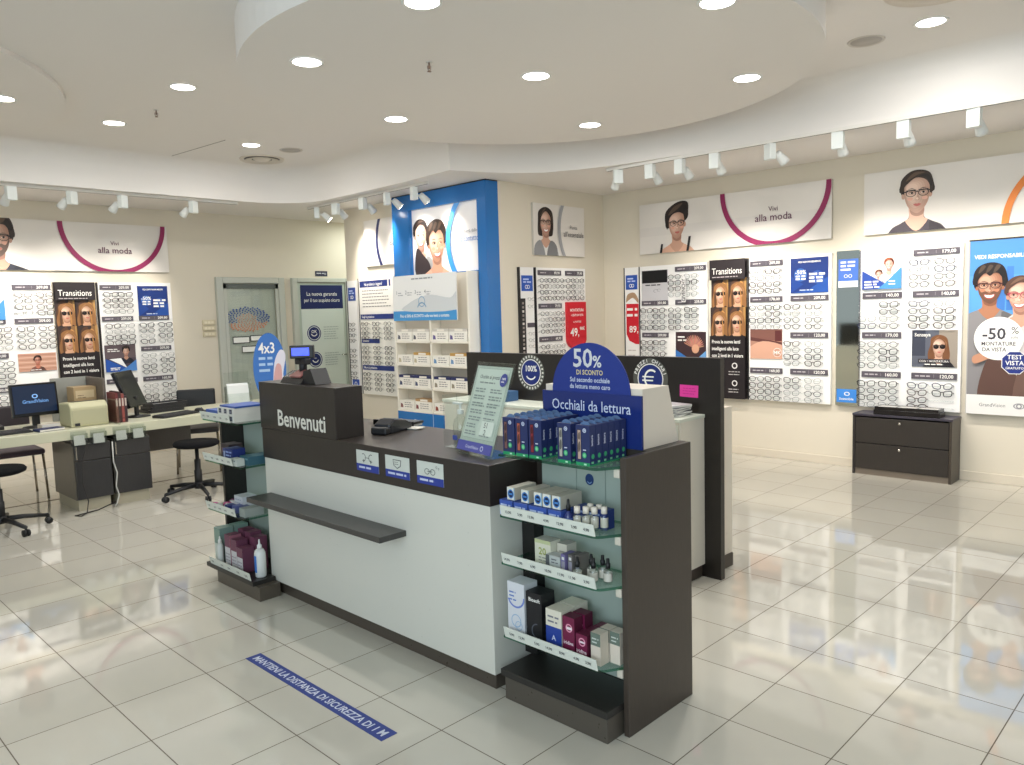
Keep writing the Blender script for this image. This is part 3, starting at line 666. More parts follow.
def pst_beach(p):
    w, h = p.w, p.h; p.rect(0, 0, w, h, (196, 150, 128))
    for k in range(7): p.rect(0, h*(.1+.13*k), w, h*(.15+.13*k), ((176, 128, 108), (214, 178, 156))[k % 2])
    portrait(p, w*.5, h*.6, h*.5, (52, 34, 30), (204, 130, 104), (120, 80, 70), 'short', shades=False, specs=(60, 40, 40)); p.lines(w*.3, w*.6, h*.06, 1, 1, h*.04, WHITE, 3)
def pst_dark(p):
    w, h = p.w, p.h; p.rect(0, 0, w, h, (196, 194, 196)); p.rect(w*.02, h*.6, w*.98, h*.99, (12, 12, 14)); p.lines(w*.15, w*.85, h*.52, 1, 1, h*.035, (60, 58, 60), 5)
    p.ring(w*.55, h*.35, h*.09, h*.075, (120, 118, 124), 20, 260, 14, .6); p.ring(w*.66, h*.37, h*.07, h*.058, (120, 118, 124), 0, 300, 14, .6)
PALD = ['black', 'black', 'dark brown', 'round black', 'dark blue', 'thin grey']; PALM = ['thin grey', 'dark brown', 'round black', 'black']
PALL = ['thin grey', 'thin grey', 'gold wire']
Z0 = .61
GR = 'eyeglasses on the right wall racks'
rack('white eyewear rack with a black sign, leftmost full rack on the right wall', 'rack with black sign', (7.708, 5.335, Z0), RX, .89, [
    ('left', .03, .39, [.11, .28], [(pst_dark, 'black and grey brand sign', 1.07, 1.44), ('p', '201,00', 4), ('p', '209,00', 3), None]),
    ('right', .487, .877, [.49, .70], [('p', '209,00', 4), ('p', '209,00', 4), (pst_hands, 'brown poster with a blue point', .36, .725), None])], PALM, seed=3, group=GR)
mb = MB(); p = Print(mb, .59, 1.06, .645, 1.34, -.085); p.rect(0, 0, .055, .28, (226, 224, 222)); p.text('GIVENCHY', .048, .01, .062, (20, 20, 22), 'l', True, sx=.82, rot=PI/2)
tag(obj('hanging_card', MB().box(.59, .645, -.085, -.083, 1.06, 1.34, (226, 224, 222)), loc=(7.708, 5.335, Z0), rot=(0, 0, RX)), 'narrow vertical lettered card hanging over the glasses beside the black sign', 'card')
obj('card_print', mb, bpy.data.objects['hanging_card'])
rack('white eyewear rack with a blue poster, right of the tall dark poster', 'rack with blue poster', (7.708, 3.949, Z0), RX, .865, [
    ('left', .017, .37, [.10, .275], [('p', '209,00', 4), ('p', '170,00', 4), (pst_arm, 'pinkish poster with a round monogram', .44, .75), ('p', '160,00', 4)]),
    ('right', .457, .84, [.48, .70], [(pst_blue, 'blue discount poster', 1.11, 1.46), ('p', '209,00', 4), ('p', '120,00', 4), ('p', '120,00', 4)])], PALM, seed=5, group=GR)
rack('white eyewear rack above the black drawer cabinet', 'rack above black cabinet', (7.708, 2.802, Z0), RX, .867, [
    ('left', .02, .37, [.07, .265], [(pst_kids, 'poster of two children with blue corners', 1.12, 1.44), ('p', '140,00', 4, {(0, 0), (1, 0)}), ('p', '179,00', 4), ('p', '160,00', 4)]),
    ('right', .465, .84, [.52, .73], [('p', '179,00', 4), ('p', '140,00', 4), (pst_woman, 'poster of a blonde woman in sunglasses', .40, .735), ('p', '120,00', 4, {(2, 1), (3, 1)})])], PALD, seed=8, group=GR, edge=(190, 192, 196))
GB = 'eyeglasses on the left wall racks'
rack('white eyewear rack with a dark blue poster, right end of the left wall', 'rack near wall switches', (3.187, 9.898, Z0), 0, .845, [
    ('left', .02, .37, [.13, .29], [('p', '209,00', 4), ('p', '209,00', 4), (pst_man, 'blue and white poster of a dark-haired man', .43, .75), ('p', '160,00', 0)]),
    ('right', .44, .80, [.52, .74], [(pst_blue, 'dark blue discount poster', 1.08, 1.45), ('p', '209,00', 4), ('p', '209,00', 4), ('p', '160,00', 4)])], PALM, parts=False, seed=11, group=GB)
rack('bright white eyewear rack at the far left of the photo', 'leftmost rack', (1.83, 9.898, Z0), 0, .87, [
    ('left', .03, .40, [.12, .36], [(pst_kids, 'poster with a blue corner', 1.08, 1.44), ('p', '179,00', 4), ('p', '179,00', 4), ('p', '160,00', 4)]),
    ('right', .485, .86, [.58, .79], [('p', '209,00', 4), ('p', '209,00', 4), (pst_beach, 'reddish poster of a man in glasses', .50, .70), ('p', '140,00', 2)])], PALM, parts=False, seed=13, group=GB)
# middle wall
def pst_flag(p):
    w, h = p.w, p.h; p.rect(0, 0, w, h, (238, 236, 232))
    n = 24; p.poly([(0, h)]+[(w*.5-w*.5*math.cos(PI*k/n), w*.36-w*.36*math.sin(PI*k/n)) for k in range(n+1)]+[(w, h)], (204, 30, 44))
    p.text('MONTATURA', w*.5, h*.8, h*.085, WHITE, 'c', True, sx=.85); p.text('+ LENTI DA VISTA', w*.5, h*.7, h*.07, WHITE, 'c', True, sx=.78); p.text('A PARTIRE', w*.5, h*.56, h*.055, WHITE, 'c')
    p.text('49,', w*.38, h*.3, h*.22, WHITE, 'c', True); p.text('90€', w*.76, h*.4, h*.1, WHITE, 'c', True)
GM = 'eyeglasses on the middle wall racks'
ro = rack('white eyewear rack with a red round-ended flag on the middle wall', 'rack with red flag', (6.412, 5.888, Z0), 0, .87, [
    ('left', .03, .42, [.10, .235, .37], [('p', '89,90', 4), ('p', '79,90', 4), ('p', '69,90', 3), None]),
    ('right', .50, .82, [.56, .72], [('p', '79,90', 4), None, None, None])], PALM, parts=False, seed=17, group=GM)
fl = MB(); n = 20
fl.prism([(.49, 1.10)]+[(.66-.17*math.cos(PI*k/n), .55+.12-.12*math.sin(PI*k/n)) for k in range(n+1)]+[(.83, 1.10)], -.077, -.04, (204, 30, 44)); f = obj('price_flag', fl, ro, label='red flag with a rounded bottom and a price of 49,90')
m2 = MB(); p = Print(m2, .49, .55, .83, 1.10, -.0772); w, h = .34, .55; p.rect(.01, .13, .33, .54, (204, 30, 44))
p.text('MONTATURA', w*.5, h*.8, h*.085, WHITE, 'c', True, sx=.85); p.text('+ LENTI DA VISTA', w*.5, h*.7, h*.065, WHITE, 'c', True, sx=.78); p.text('A PARTIRE', w*.5, h*.56, h*.055, WHITE, 'c')
p.text('49,', w*.36, h*.28, h*.24, WHITE, 'c', True); p.text('90€', w*.76, h*.4, h*.1, WHITE, 'c', True); obj('flag_print', m2, f)
def side_rack(label, loc, rz, wd, H, top='blue', mir=False, blue=(38, 84, 176)):
    o = thing('side_panel', label, 'display panel', loc, rz)
    obj('board', MB().box(0, wd, -.03, 0, 0, H, (240, 238, 234)), o); obj('edge_trim', MB().box(-.012, 0, -.035, 0, 0, H, (34, 32, 34)), o)
    mb, p = sheet(wd*.82, .17, blue, .003, y=-.031, x0=wd*.09, z0=H-.26); w = wd*.82
    p.lines(w*.15, w*.85, .12, 2, .03, .016, (190, 204, 240), 2); p.ring(w*.42, .045, .022, .015, WHITE, n=12); p.ring(w*.6, .045, .022, .015, WHITE, n=12); obj('sticker', mb, o, label='blue square sticker')
    return o
o = side_rack('narrow white panel with a blue sticker left of the red-flag rack', (6.165, 5.888, Z0), 0, .22, 1.49)
mb = MB(); p = Print(mb, 0, 0, .22, 1.49, -.0345); p.rect(.0, 0, .075, 1.15, (36, 32, 34))
for k in range(24): p.rect(.02, .05+.045*k, .05, .075+.045*k, (150, 140, 134) if k % 3 else (220, 214, 206)); p.y += p.step
p.rect(.095, .1, .215, .38, (120, 92, 88)); p.blob([(.1, .12), (.15, .3), (.21, .2), (.21, .1), (.1, .1)], (84, 116, 178)); p.rect(.095, .83, .215, .88, GREY)
obj('glasses_photo_strip', mb, o)
for j in range(5): put_glasses('thin grey', o, .155, -.052, (1.14, 1.06, .76, .69, .62)[j], 'thin grey metal eyeglasses, %s from the top, narrow panel left of red-flag rack' % ORD[j], GM, False, .85)
for j in range(5):
    obj('peg', MB().cyl((.155, -.03, (1.14, 1.06, .76, .69, .62)[j]-.005), (.155, -.038, (1.14, 1.06, .76, .69, .62)[j]-.005), .003, (200, 200, 200), n=8), o)
o = side_rack('narrow white panel with a red half-flag at the inner corner of the right wall', (7.708, 5.56, Z0), RX, .20, 1.49)
mb = MB(); p = Print(mb, 0, 0, .2, 1.49, -.0345); p.rect(.008, .1, .198, 1.2, (240, 238, 234)); p.blob([(.02, 1.08), (.04, 1.17), (.14, 1.19), (.2, 1.1), (.19, 1.07), (.12, 1.13), (.05, 1.1)], (170, 140, 110))
p.poly([(.02, 1.06), (.2, 1.06), (.2, .58), (.15, .58), (.06, .62), (.02, .70)], (200, 34, 48)); p.lines(.03, .19, .98, 2, .07, .03, WHITE, 4); p.text('89,', .19, .72, .11, WHITE, 'r', True); p.lines(.04, .18, .5, 2, .06, .01, (190, 180, 176), 5); p.text('NE', .06, .24, .05, (90, 84, 84)); p.ring(.15, .25, .03, .022, (60, 40, 34), n=14)
p.y+=0; obj('flag_print', mb, o, label='red half flag with white prices')
# side wall rack left of the blue column
o = thing('eyewear_rack', 'reading-glasses rack with dark blue strips left of the blue column', 'display rack', (5.888, 8.43, Z0), RX)
obj('board', MB().box(0, .74, -.035, 0, 0, 1.49, (240, 236, 226)), o); obj('edge_trim', MB().box(-.012, 0, -.04, 0, 0, 1.49, (36, 34, 36)), o)
mb, p = sheet(.71, .44, (236, 232, 224), .004, y=-.035, x0=.015, z0=1.03); p.rect(.01, .34, .60, .42, (36, 52, 118)); p.text('Hai problemi a leggere?', .3, .36, .052, WHITE, 'c', True, sx=.78); p.rect(.63, .34, .66, .42, (36, 52, 118))
p.lines(.06, .66, .29, 6, .04, .011, (130, 126, 122), 7); obj('info_header', mb, o)
for v, x1, wd in ((.965, .71, 'Scegli la gradazione'), (.66, .4, 'Graduato'), (.315, .68, 'Misura la gradazione')):
    mb, p = sheet(x1-.02, .062 if x1 > .5 else .055, (40, 56, 122), .006, y=-.035, x0=.02, z0=v); p.text(wd, .03, .018, .04, WHITE, 'l', True, sx=.85); obj('title_strip', mb, o)
for j in range(12):
    v = (.905, .845, .785, .725, .60, .54, .475, .41, .26, .20, .14, .075)[j]
    obj('display_rod', MB().tube([(.03, -.045, v-.0045), (.71, -.045, v-.0045)], .003, (210, 206, 200), 'clear', 6).box(.03, .036, -.045, -.035, v-.007, v-.002, (200, 200, 200)), o)
    for i, c in enumerate((.13, .37, .61)):
        put_glasses(['dark brown', 'black', 'round black'][(j*2+i) % 3], o, c, -.0635, v, '%s reading glasses, %s one in %s row from top, rack left of blue column' % (['dark brown', 'black', 'round black'][(j*2+i) % 3], ('left', 'middle', 'right')[i], ORD[j]), 'reading glasses left of the blue column', False, 1.1)
o = side_rack('narrow pale panel with blue stickers at the wall end left of the blue column', (5.888, 8.70, Z0), RX, .2, 1.47, blue=(46, 74, 150))
mb, p = sheet(.15, .13, (52, 84, 170), .003, y=-.031, x0=.03, z0=.05); p.ring(.075, .07, .03, .02, WHITE, n=14); obj('sticker', mb, o)
for j in range(10):
    v = (.9, .83, .76, .69, .56, .49, .42, .35, .26, .2)[j]
    put_glasses(['black', 'dark brown'][j % 2], o, .1, -.058, v, '%s reading glasses, %s from the top on the narrow end panel' % (['black', 'dark brown'][j % 2], ORD[j]), 'reading glasses on the narrow end panel', False, 1.0)
    obj('peg', MB().cyl((.1, -.03, v-.004), (.1, -.042, v-.004), .003, (200, 200, 200), n=8), o)
# narrow mirror
o = thing('narrow_mirror', 'tall narrow wall mirror with blue stickers left of the rack above the cabinet', 'mirror', (7.708, 3.035, Z0), RX)
obj('mirror_glass', MB().box(0, .215, -.035, 0, .0, 1.50, (200, 200, 200), 'mirror'), o)
mb, p = sheet(.185, .27, (70, 110, 190), .003, y=-.0355, x0=.02, z0=1.15); p.rect(0, 0, .185, .06, (236, 238, 240)); p.lines(.02, .17, .23, 3, .035, .018, WHITE, 4); p.text('OO', .09, .09, .05, WHITE, 'c'); obj('sticker', mb, o, label='blue and white sticker at the top')
mb, p = sheet(.19, .13, (62, 134, 214), .003, y=-.0355, x0=.012, z0=.03); p.ring(.1, .085, .028, .018, WHITE, n=14, ey=.7); p.text('Sostenibile', .095, .025, .032, WHITE, 'c', True); obj('sticker', mb, o, label='blue sticker at the bottom')

# tall dark posters of the blonde woman
def tall_poster(label, loc, rz, wd, H):
    o = thing('tall_poster', label, 'poster', loc, rz)
    mb, p = sheet(wd, H, (40, 34, 36), .03, (120, 116, 112)); k = wd/.43
    for j in (1, 0):
        for i in (0, 1):
            b_ = .66+.31*j; q = Print(mb, wd*.5*i, b_, wd*(.5+.5*i)-.006*(1-i), b_+.33, p.y); u = wd
            q.rect(0, 0, u*.5, .33, (56, 44, 42)); q.rect(u*.34, 0, u*.5, .33, (134, 98, 62)); q.rect(u*.44, 0, u*.5, .33, (176, 134, 78))
            q.blob([(u*.03, 0), (u*.02, .16), (u*.1, .29), (u*.26, .31), (u*.2, .14), (u*.2, 0)], (84, 56, 40)); q.blob([(u*.30, 0), (u*.34, .14), (u*.32, .29), (u*.43, .25), (u*.47, .08), (u*.43, 0)], (196, 142, 80))
            portrait(q, u*.26, .165, .2*k, (146, 102, 62), (228, 180, 146), (46, 36, 36), 'long', shades=True, look=.6)
            q.blob([(u*.34, .21), (u*.375, .16), (u*.39, .06), (u*.37, .0), (u*.35, .06), (u*.345, .14)], (182, 130, 74)); q.blob([(u*.13, .2), (u*.155, .12), (u*.14, .03), (u*.10, .05), (u*.095, .16)], (92, 62, 42)); p.y = q.y
    p.rect(0, 1.285, wd, H, (40, 34, 36))
    tw = max(v[0] for v in glyphs('Transitions', False)[0]); p.text('Transitions', wd*.07, H-.155, .1*k, WHITE, 'l', sx=wd*.84/(tw*.1*k)); p.lines(wd*.08, wd*.85, H-.19, 1, 1, .01, (170, 160, 160), 3)
    p.rect(0, 0, wd, .68, (34, 28, 30))
    for i, s_ in enumerate(('Prova le nuove lenti', 'intelligenti alla luce', 'con 2 lenti in 1 visiera')): p.text(s_, wd*.06, .60-.075*i, .055*k, WHITE, 'l', True, sx=.78)
    for i in (0, 1):
        for j in (0, 1):
            p.ring(wd*(.25+.46*i), .36-.19*j, .034*k, .022*k, (220, 216, 212), n=14); p.lines(wd*(.08+.46*i), wd*(.42+.46*i), .29-.19*j, 2, .03, .009, (190, 184, 182), 3+i+j)
    obj('printed_panel', mb, o)
    obj('side_rail', MB().box(wd, wd+.012, -.035, 0, 0, H, (176, 172, 166), 'metal'), o)
tall_poster('tall dark poster of a blonde woman in sunglasses between two racks on the right wall', (7.708, 4.40, Z0), RX, .42, 1.50)
tall_poster('tall dark poster of a blonde woman in sunglasses on the left wall', (2.725, 9.898, Z0), 0, .42, 1.49)

# discount poster of the couple
o = thing('discount_poster', 'large blue poster of a smiling couple with a white discount circle at right edge', 'poster', (7.708, 1.885, Z0), RX)
mb, p = sheet(.64, 1.50, (88, 152, 214), .025, (60, 60, 62))
p.rect(0, 1.2, .64, 1.5, (78, 140, 206))
for k, (x, w, h) in enumerate(((.2, .07, .2), (.28, .05, .27), (.34, .07, .18), (.44, .05, .24), (.52, .08, .18))): p.rect(x, .9, x+w, 1.0+h, (66, 120, 190))
p.text('VEDI RESPONSABILMENTE', .035, 1.345, .046, WHITE, 'l', True, sx=.92)
p.rect(0, .15, .64, .55, (60, 54, 56)); p.rect(0, .15, .2, .4, (84, 78, 78))
p.blob([(-.1, .1), (-.06, .75), (.05, .9), (.25, .9), (.36, .72), (.38, .1)], (136, 133, 134), 5)
portrait(p, .155, 1.11, .31, (34, 26, 24), (186, 130, 98), (136, 133, 134), 'man', specs=(70, 34, 38), smile=True, beard=(112, 76, 58))
p.blob([(.2, .1), (.25, .7), (.33, .86), (.47, .86), (.62, .72), (.7, .1)], (212, 204, 202), 5)
portrait(p, .385, 1.02, .29, (84, 58, 46), (226, 174, 148), (212, 204, 202), 'short', specs=(170, 70, 84), smile=True, look=-.4)
p.blob([(.1, .1), (.13, .42), (.22, .52), (.34, .44), (.4, .1)], (92, 66, 58), 5); p.blob([(.36, .1), (.42, .5), (.55, .62), (.62, .5), (.66, .1)], (110, 84, 74), 5); p.blob([(.06, .44), (.2, .49), (.34, .43), (.34, .49), (.2, .55), (.05, .51)], (190, 138, 110), 4)
p.rect(0, 0, .64, .17, (232, 230, 226)); p.text('GrandVision', .10, .07, .042, (120, 118, 122), 'l', sx=.95); p.ring(.40, .085, .042, .032, (150, 148, 152), n=24, ey=.6); p.ring(.40, .085, .022, .012, (150, 148, 152), n=18)
p.ell(.235, .66, .185, .185, WHITE, 44); p.text('-50', .20, .655, .135, (60, 58, 66), 'c', True); p.text('%', .355, .70, .085, (60, 58, 66), 'c'); p.text('sulle', .352, .66, .032, (110, 108, 114), 'c'); p.text('MONTATURE', .235, .60, .047, (70, 68, 76), 'c', True, sx=.9); p.text('DA VISTA', .205, .55, .047, (70, 68, 76), 'c', True, sx=.9)
oc = lambda r, a0=22.5: [(.36+r*math.cos(math.radians(a0+45*k)), .455+r*math.sin(math.radians(a0+45*k))) for k in range(8)]
p.poly(oc(.105), WHITE); p.poly(oc(.099), (34, 50, 124)); p.text('TEST', .36, .485, .052, WHITE, 'c', True); p.text('VISTA', .36, .435, .052, WHITE, 'c', True); p.text('GRATUITO', .36, .40, .027, WHITE, 'c', True)
obj('printed_panel', mb, o)
mb = MB(); mb.box(-.008, .648, -.03, 0, 1.50, 1.512, (40, 38, 40)); mb.box(-.008, 0, -.03, 0, 0, 1.5, (170, 168, 166)); obj('poster_frame', mb, o)

# ------------------------------------------------------------------ blue contact lens column
BL = (34, 110, 180)
o = thing('blue_column', 'tall blue framed column with a lit picture of a smiling couple', 'display column', (5.70, 7.47, 0), RX)
fr = MB()
for a, b_, c, d in ((0, .31, 0, 2.985), (1.455, 1.59, 0, 2.985), (.31, 1.455, 2.81, 2.985), (.31, 1.455, 0, 2.07)): fr.box(a, b_, 0, .185, c, d, BL, 'gloss')
obj('frame', fr, o); obj('lightbox', MB().box(.31, 1.455, .05, .185, 2.07, 2.81, (230, 230, 230)), o)
mb = MB(); p = Print(mb, .31, 2.07, 1.455, 2.81, .048, 'backlit'); p.rect(0, 0, 1.145, .74, (232, 228, 226))
portrait(p, .15, .44, .33, (40, 28, 26), (232, 184, 160), (216, 214, 214), 'short', smile=True, look=.3); p.blob([(.05, 0), (.08, .3), (.2, .22), (.3, .12), (.3, 0)], (54, 44, 46))
portrait(p, .43, .33, .42, (50, 34, 26), (226, 170, 138), (224, 214, 208), 'man', smile=True, look=.8, bare=True)
p.ring(1.22, .33, .62, .55, (60, 146, 214), 90, 270); p.text('Scegli la libertà delle', .92, .41, .05, (110, 112, 120), 'c', sx=.9); p.text('lenti a contatto', .92, .32, .085, (70, 116, 180), 'c', sx=.78)
obj('couple_picture', mb, o, label='backlit picture of a smiling couple with a blue arc')
obj('top_shadow_gap', MB().box(0, 1.59, .01, .185, 2.985, 2.998, (26, 24, 26)), o)
u = thing('lens_shelf', 'white compartment shelf of contact lens boxes in front of the blue column', 'shelf unit', (5.54, 7.30, 0), RX)
WC = (236, 230, 216); m = MB()
for x in (0, .632, 1.262): obj('upright', MB().box(x, x+.022, 0, .155, .50, 1.55, WC), u, bevel=.002)
zs = [.50, .765, 1.03, 1.295]
for z in zs: obj('shelf_board', MB().box(.022, 1.262, 0, .155, z, z+.022, WC), u, bevel=.002)
obj('back_panel', MB().box(.0, 1.284, .145, .158, .5, 2.06, (214, 206, 190)), u)
mb, p = sheet(1.10, .51, (236, 236, 234), .015, y=.012, x0=0, z0=1.55, mat='print')
p.rect(0, 0, 1.10, .11, (70, 150, 210)); p.text('Fino al 50% di SCONTO sulle tue lenti a contatto', .55, .038, .046, WHITE, 'c', True, sx=.92)
p.blob([(.2, .11), (.3, .2), (.5, .26), (.7, .28), (1.0, .24), (1.1, .3), (1.1, .11)], (206, 210, 212)); p.ring(.52, .21, .06, .05, (120, 160, 190), 0, 360, 20); p.ring(.52, .12, .085, .07, (120, 160, 190), 20, 160, 16)
for i in range(4): p.text('%d' % (i+1), .06+.17*i, .30, .06, (130, 134, 140)); p.lines(.10+.17*i, .19+.17*i, .31, 2, .025, .01, (170, 172, 176), i+2)
p.lines(.35, .75, .46, 1, 1, .014, (150, 152, 156), 3); obj('header_sign', mb, u)
obj('side_cheek', MB().box(1.262, 1.284, 0, .155, 1.55, 2.06, WC), u)
b = MB(); b.box(.0, 1.284, .0, .155, 0, .5, BL, 'gloss'); p = Print(b, 0, 0, 1.284, .5, 0)
p.rect(.636, 0, .642, .5, (190, 214, 232)); p.ring(.32, .36, .06, .045, (190, 220, 240), 0, 180, 16); p.ell(.32, .36, .03, .03, (190, 220, 240), 14); obj('blue_base', b, u)
def lens_box(w, accent):
    m = MB(); m.box(0, w, 0, .12, 0, .105, (240, 236, 226)); p = Print(m, 0, 0, w, .105, 0)
    p.rect(0, .0, w, .105, (240, 236, 226)); p.poly([(.015, .02), (.065, .02), (.055, .06), (.02, .07)], accent); p.lines(.09, w-.02, .075, 3, .024, .009, (150, 142, 140), int(w*1000)); return m
CI = ['left', 'right']; k = 0
for ci, x0 in enumerate((.03, .66)):
    for ri, z in enumerate((1.318, 1.053, .788, .523)):
        ac = [(90, 90, 100), (190, 180, 150), (70, 80, 110), (120, 60, 60), (100, 90, 140), (110, 150, 190), (150, 140, 120), (150, 70, 50)][k]; k += 1
        for h, (dx, w) in enumerate(((0, .27), (.285, .29))):
            for tier in (0, 1):
                if tier and h == 0 and ri % 2: continue
                if tier == 0: m = lens_box(w, ac)
                else:
                    tc = [(206, 200, 190), (196, 154, 84), (46, 52, 96), (176, 140, 96)][ri]
                    m = MB(); m.box(0, w, 0, .11, 0, .03, tc); p = Print(m, 0, 0, w, .03, 0); p.rect(w*.3, .004, w*.75, .026, (238, 232, 220))
                o2 = obj('lens_box', m, loc=(5.55+(.0 if not tier else .004), 7.30-x0-dx, z+.0005+tier*.1055), rot=(0, 0, RX))
                tag(o2, '%s contact lens box, %s half of the %s compartment from top, %s column' % ('white' if not tier else 'flat upper', CI[h], ORD[ri], CI[ci]), 'box', 'contact lens boxes on the white shelf')
# black drawer cabinet and tray
o = thing('drawer_cabinet', 'low black cabinet with two wide drawers under the right wall rack', 'cabinet', (7.43, 2.775, 0), RX)
DK = (50, 45, 41)
m = MB(); m.box(0, .022, 0, .262, 0, .555, (46, 42, 42), 'darkwood'); m.box(.823, .845, 0, .262, 0, .555, (64, 56, 48), 'darkwood'); m.box(.022, .823, .02, .262, .05, .53, (30, 28, 28), 'darkwood'); obj('carcass', m, o, bevel=.001)
obj('top_board', MB().box(-.003, .848, -.004, .264, .555, .575, (58, 54, 66), 'darkwood'), o, bevel=.002)
obj('kick_plate', MB().box(.022, .823, .015, .03, 0, .055, (124, 112, 98)), o)
for z, n in ((.06, 'lower'), (.305, 'upper')):
    d = obj('drawer', MB().box(.026, .819, .0, .02, z, z+.235, DK, 'darkwood'), o, bevel=.002)
    obj('knob', MB().lathe([(.006, 0), (.006, .012), (.013, .016), (.013, .022), (.006, .026)], (206, 200, 190), 'metal', n=16), d, loc=(.42, 0, z+.20), rot=(PI/2, 0, 0))
t = thing('display_tray', 'black three-part display tray on the low drawer cabinet', 'tray', (7.432, 2.59, .5755), RX)
BK = (24, 22, 24)
obj('tray_base', MB().box(0, .56, .0, .165, 0, .045, BK, 'gloss'), t, bevel=.003)
m = MB()
for a, b_, c, d in ((.01, .55, .0, .012), (.01, .55, .148, .16), (.01, .022, .012, .148), (.538, .55, .012, .148), (.186, .194, .012, .148), (.362, .37, .012, .148)): m.box(a, b_, c, d, .045, .075+.1*0, BK, 'gloss')
obj('tray_rim', m, t)
for a, b_ in ((.022, .186), (.194, .362), (.37, .538)): obj('tray_inlay', MB().box(a, b_, .012, .148, .045, .0715, (196, 194, 190)), t)
# ------------------------------------------------------------------ reception counter
DW = (46, 40, 36); WHT = (212, 211, 201)
o = thing('reception_counter', 'white and dark reception counter with lettered raised end and a narrow front ledge', 'counter', (2.2, 4.20, 0), RX)
obj('body', MB().box(0, 1.90, 0, .56, .075, .81, WHT, 'laminate'), o, bevel=.002)
obj('plinth', MB().box(.03, 1.88, .025, .54, 0, .075, (74, 66, 58), 'laminate'), o)
obj('countertop', MB().box(-.01, 1.905, -.003, .58, .81, .985, DW, 'darkwood'), o, bevel=.003)
rb = obj('raised_block', MB().box(-.02, .775, -.003, .17, .985, 1.255, DW, 'darkwood'), o, bevel=.003)
mb = MB(); p = Print(mb, .1, .99, .77, 1.2, -.0042); p.text('Benvenuti', .080, .026, .128, (226, 224, 214), 'l', True, sx=.98); obj('lettering', mb, rb)
obj('front_ledge', MB().box(.05, 1.325, -.155, 0, .578, .606, (64, 62, 60), 'darkwood'), o, bevel=.002)
def sticker(x, kind):
    mb, p = sheet(.185, .104, (208, 212, 204), .001, y=-.0035, x0=x, z0=.852); p.rect(0, 0, .185, .036, (44, 62, 150)); p.lines(.02, .165, .014, 1, 1, .01, (200, 206, 230), kind)
    c = (96, 102, 100)
    if kind == 0:
        for e in (-1, 1): p.ring(.0925+e*.032, .07, .02, .016, c, 90+90*e-120, 90+90*e+120, 12); p.rect(.0925+e*.03-.004, .045, .0925+e*.03+.004, .06, c)
        p.rect(.075, .068, .11, .071, c)
    elif kind == 1:
        p.poly([(.06, .088), (.125, .088), (.12, .058), (.0925, .044), (.065, .058)], c); p.poly([(.065, .084), (.12, .084), (.115, .06), (.0925, .049), (.07, .06)], (208, 212, 204)); p.lines(.07, .115, .074, 2, .01, .003, c, 2)
    else:
        for e in (-1, 1): p.ring(.0925+e*.02, .06, .018, .014, c, n=14, ey=.8)
        p.rect(.074, .06, .111, .063, c); p.ring(.14, .085, .006, .004, c, n=8); p.ring(.155, .08, .005, .003, c, n=8)
    obj('counter_sticker', mb, o, label='white and blue sticker with a %s symbol' % ('distance', 'mask', 'glasses')[kind])
for k, x in enumerate((.95, 1.19, 1.43)): sticker(x, k)

BKC = (26, 26, 28)
d = thing('customer_display', 'black pole display with a lit blue screen on the raised counter end', 'display', (2.285, 3.90, 1.2575), RX)
obj('base', MB().prismx([(-.07, 0), (.07, 0), (.06, .05), (.01, .065), (-.05, .03)], -.10, .12, (50, 46, 46), 'gloss'), d)
obj('scanner_wedge', MB().prism([(.10, .0), (.24, .0), (.19, .085), (.12, .07)], -.05, .05, BKC, 'paint'), d)
obj('painted_reflection', MB().prismx([(-.055, .032), (.005, .066), (.005, .072), (-.06, .04)], -.02, .09, (150, 96, 92), 'gloss'), d)  # pinkish reflection on the base, put in as a coloured strip
obj('post', MB().cyl((.02, .01, .05), (.02, .01, .13), .022, BKC, n=14), d)
obj('joint', MB().box(-.035, .075, -.01, .03, .10, .135, BKC), d, bevel=.006)
h = obj('display_head', MB().box(-.066, .066, -.025, .02, .01, .084, BKC, 'paint'), d, bevel=.006, loc=(.02, .01, .125), rot=(0, 0, .85))
mb = MB(); mb.box(-.054, .042, -.0264, -.0252, .026, .07, (24, 52, 235), 'screen'); obj('screen', mb, h)
t = thing('card_terminal', 'black card payment terminal lying on the counter by the raised block', 'card reader', (2.56, 3.42, .9858), math.radians(-70))
obj('body', MB().prismx([(-.11, 0), (.11, 0), (.115, .03), (.05, .058), (-.06, .075), (-.115, .05)], -.05, .05, (34, 36, 42), 'gloss'), t, bevel=.008)
obj('screen', MB().prismx([(-.05, .0735), (.02, .0625), (.02, .0645), (-.05, .0755)], -.032, .032, (70, 84, 96), 'gloss'), t)
for i in range(4):
    for j in range(3): obj('key', MB().box(-.03+.022*j, -.014+.022*j, .036+.015*i, .047+.015*i, .055-.006*i, .064-.0058*i, (120, 124, 126)), t)
obj('cradle', MB().box(-.05, .05, -.15, -.10, 0, .04, BKC, 'paint'), t, bevel=.01)
c = thing('clipboard', 'flat black folder behind the card terminal on the counter', 'folder', (2.73, 3.60, .9858), math.radians(-78))
obj('cover', MB().box(-.15, .15, -.05, .05, .012, .026, (28, 28, 32), 'gloss'), c, bevel=.003); obj('spine', MB().box(-.15, .15, -.05, -.04, 0, .03, (20, 20, 22)), c, bevel=.003); obj('pages', MB().box(-.14, .14, -.04, .045, 0, .012, (220, 218, 210)), c)
pp = MB(); pp.box(-.10, .06, -.05, .04, 0, .004, (206, 206, 196)); q = MB(); q.box(-.08, .08, -.06, .0, .004, .007, (190, 188, 178))
o2 = obj('paper_sheets', pp, loc=(2.69, 3.42, .9858), rot=(0, 0, math.radians(-75))); tag(o2, 'loose white papers on the counter beside the black folder', 'paper'); obj('top_sheet', q, o2)

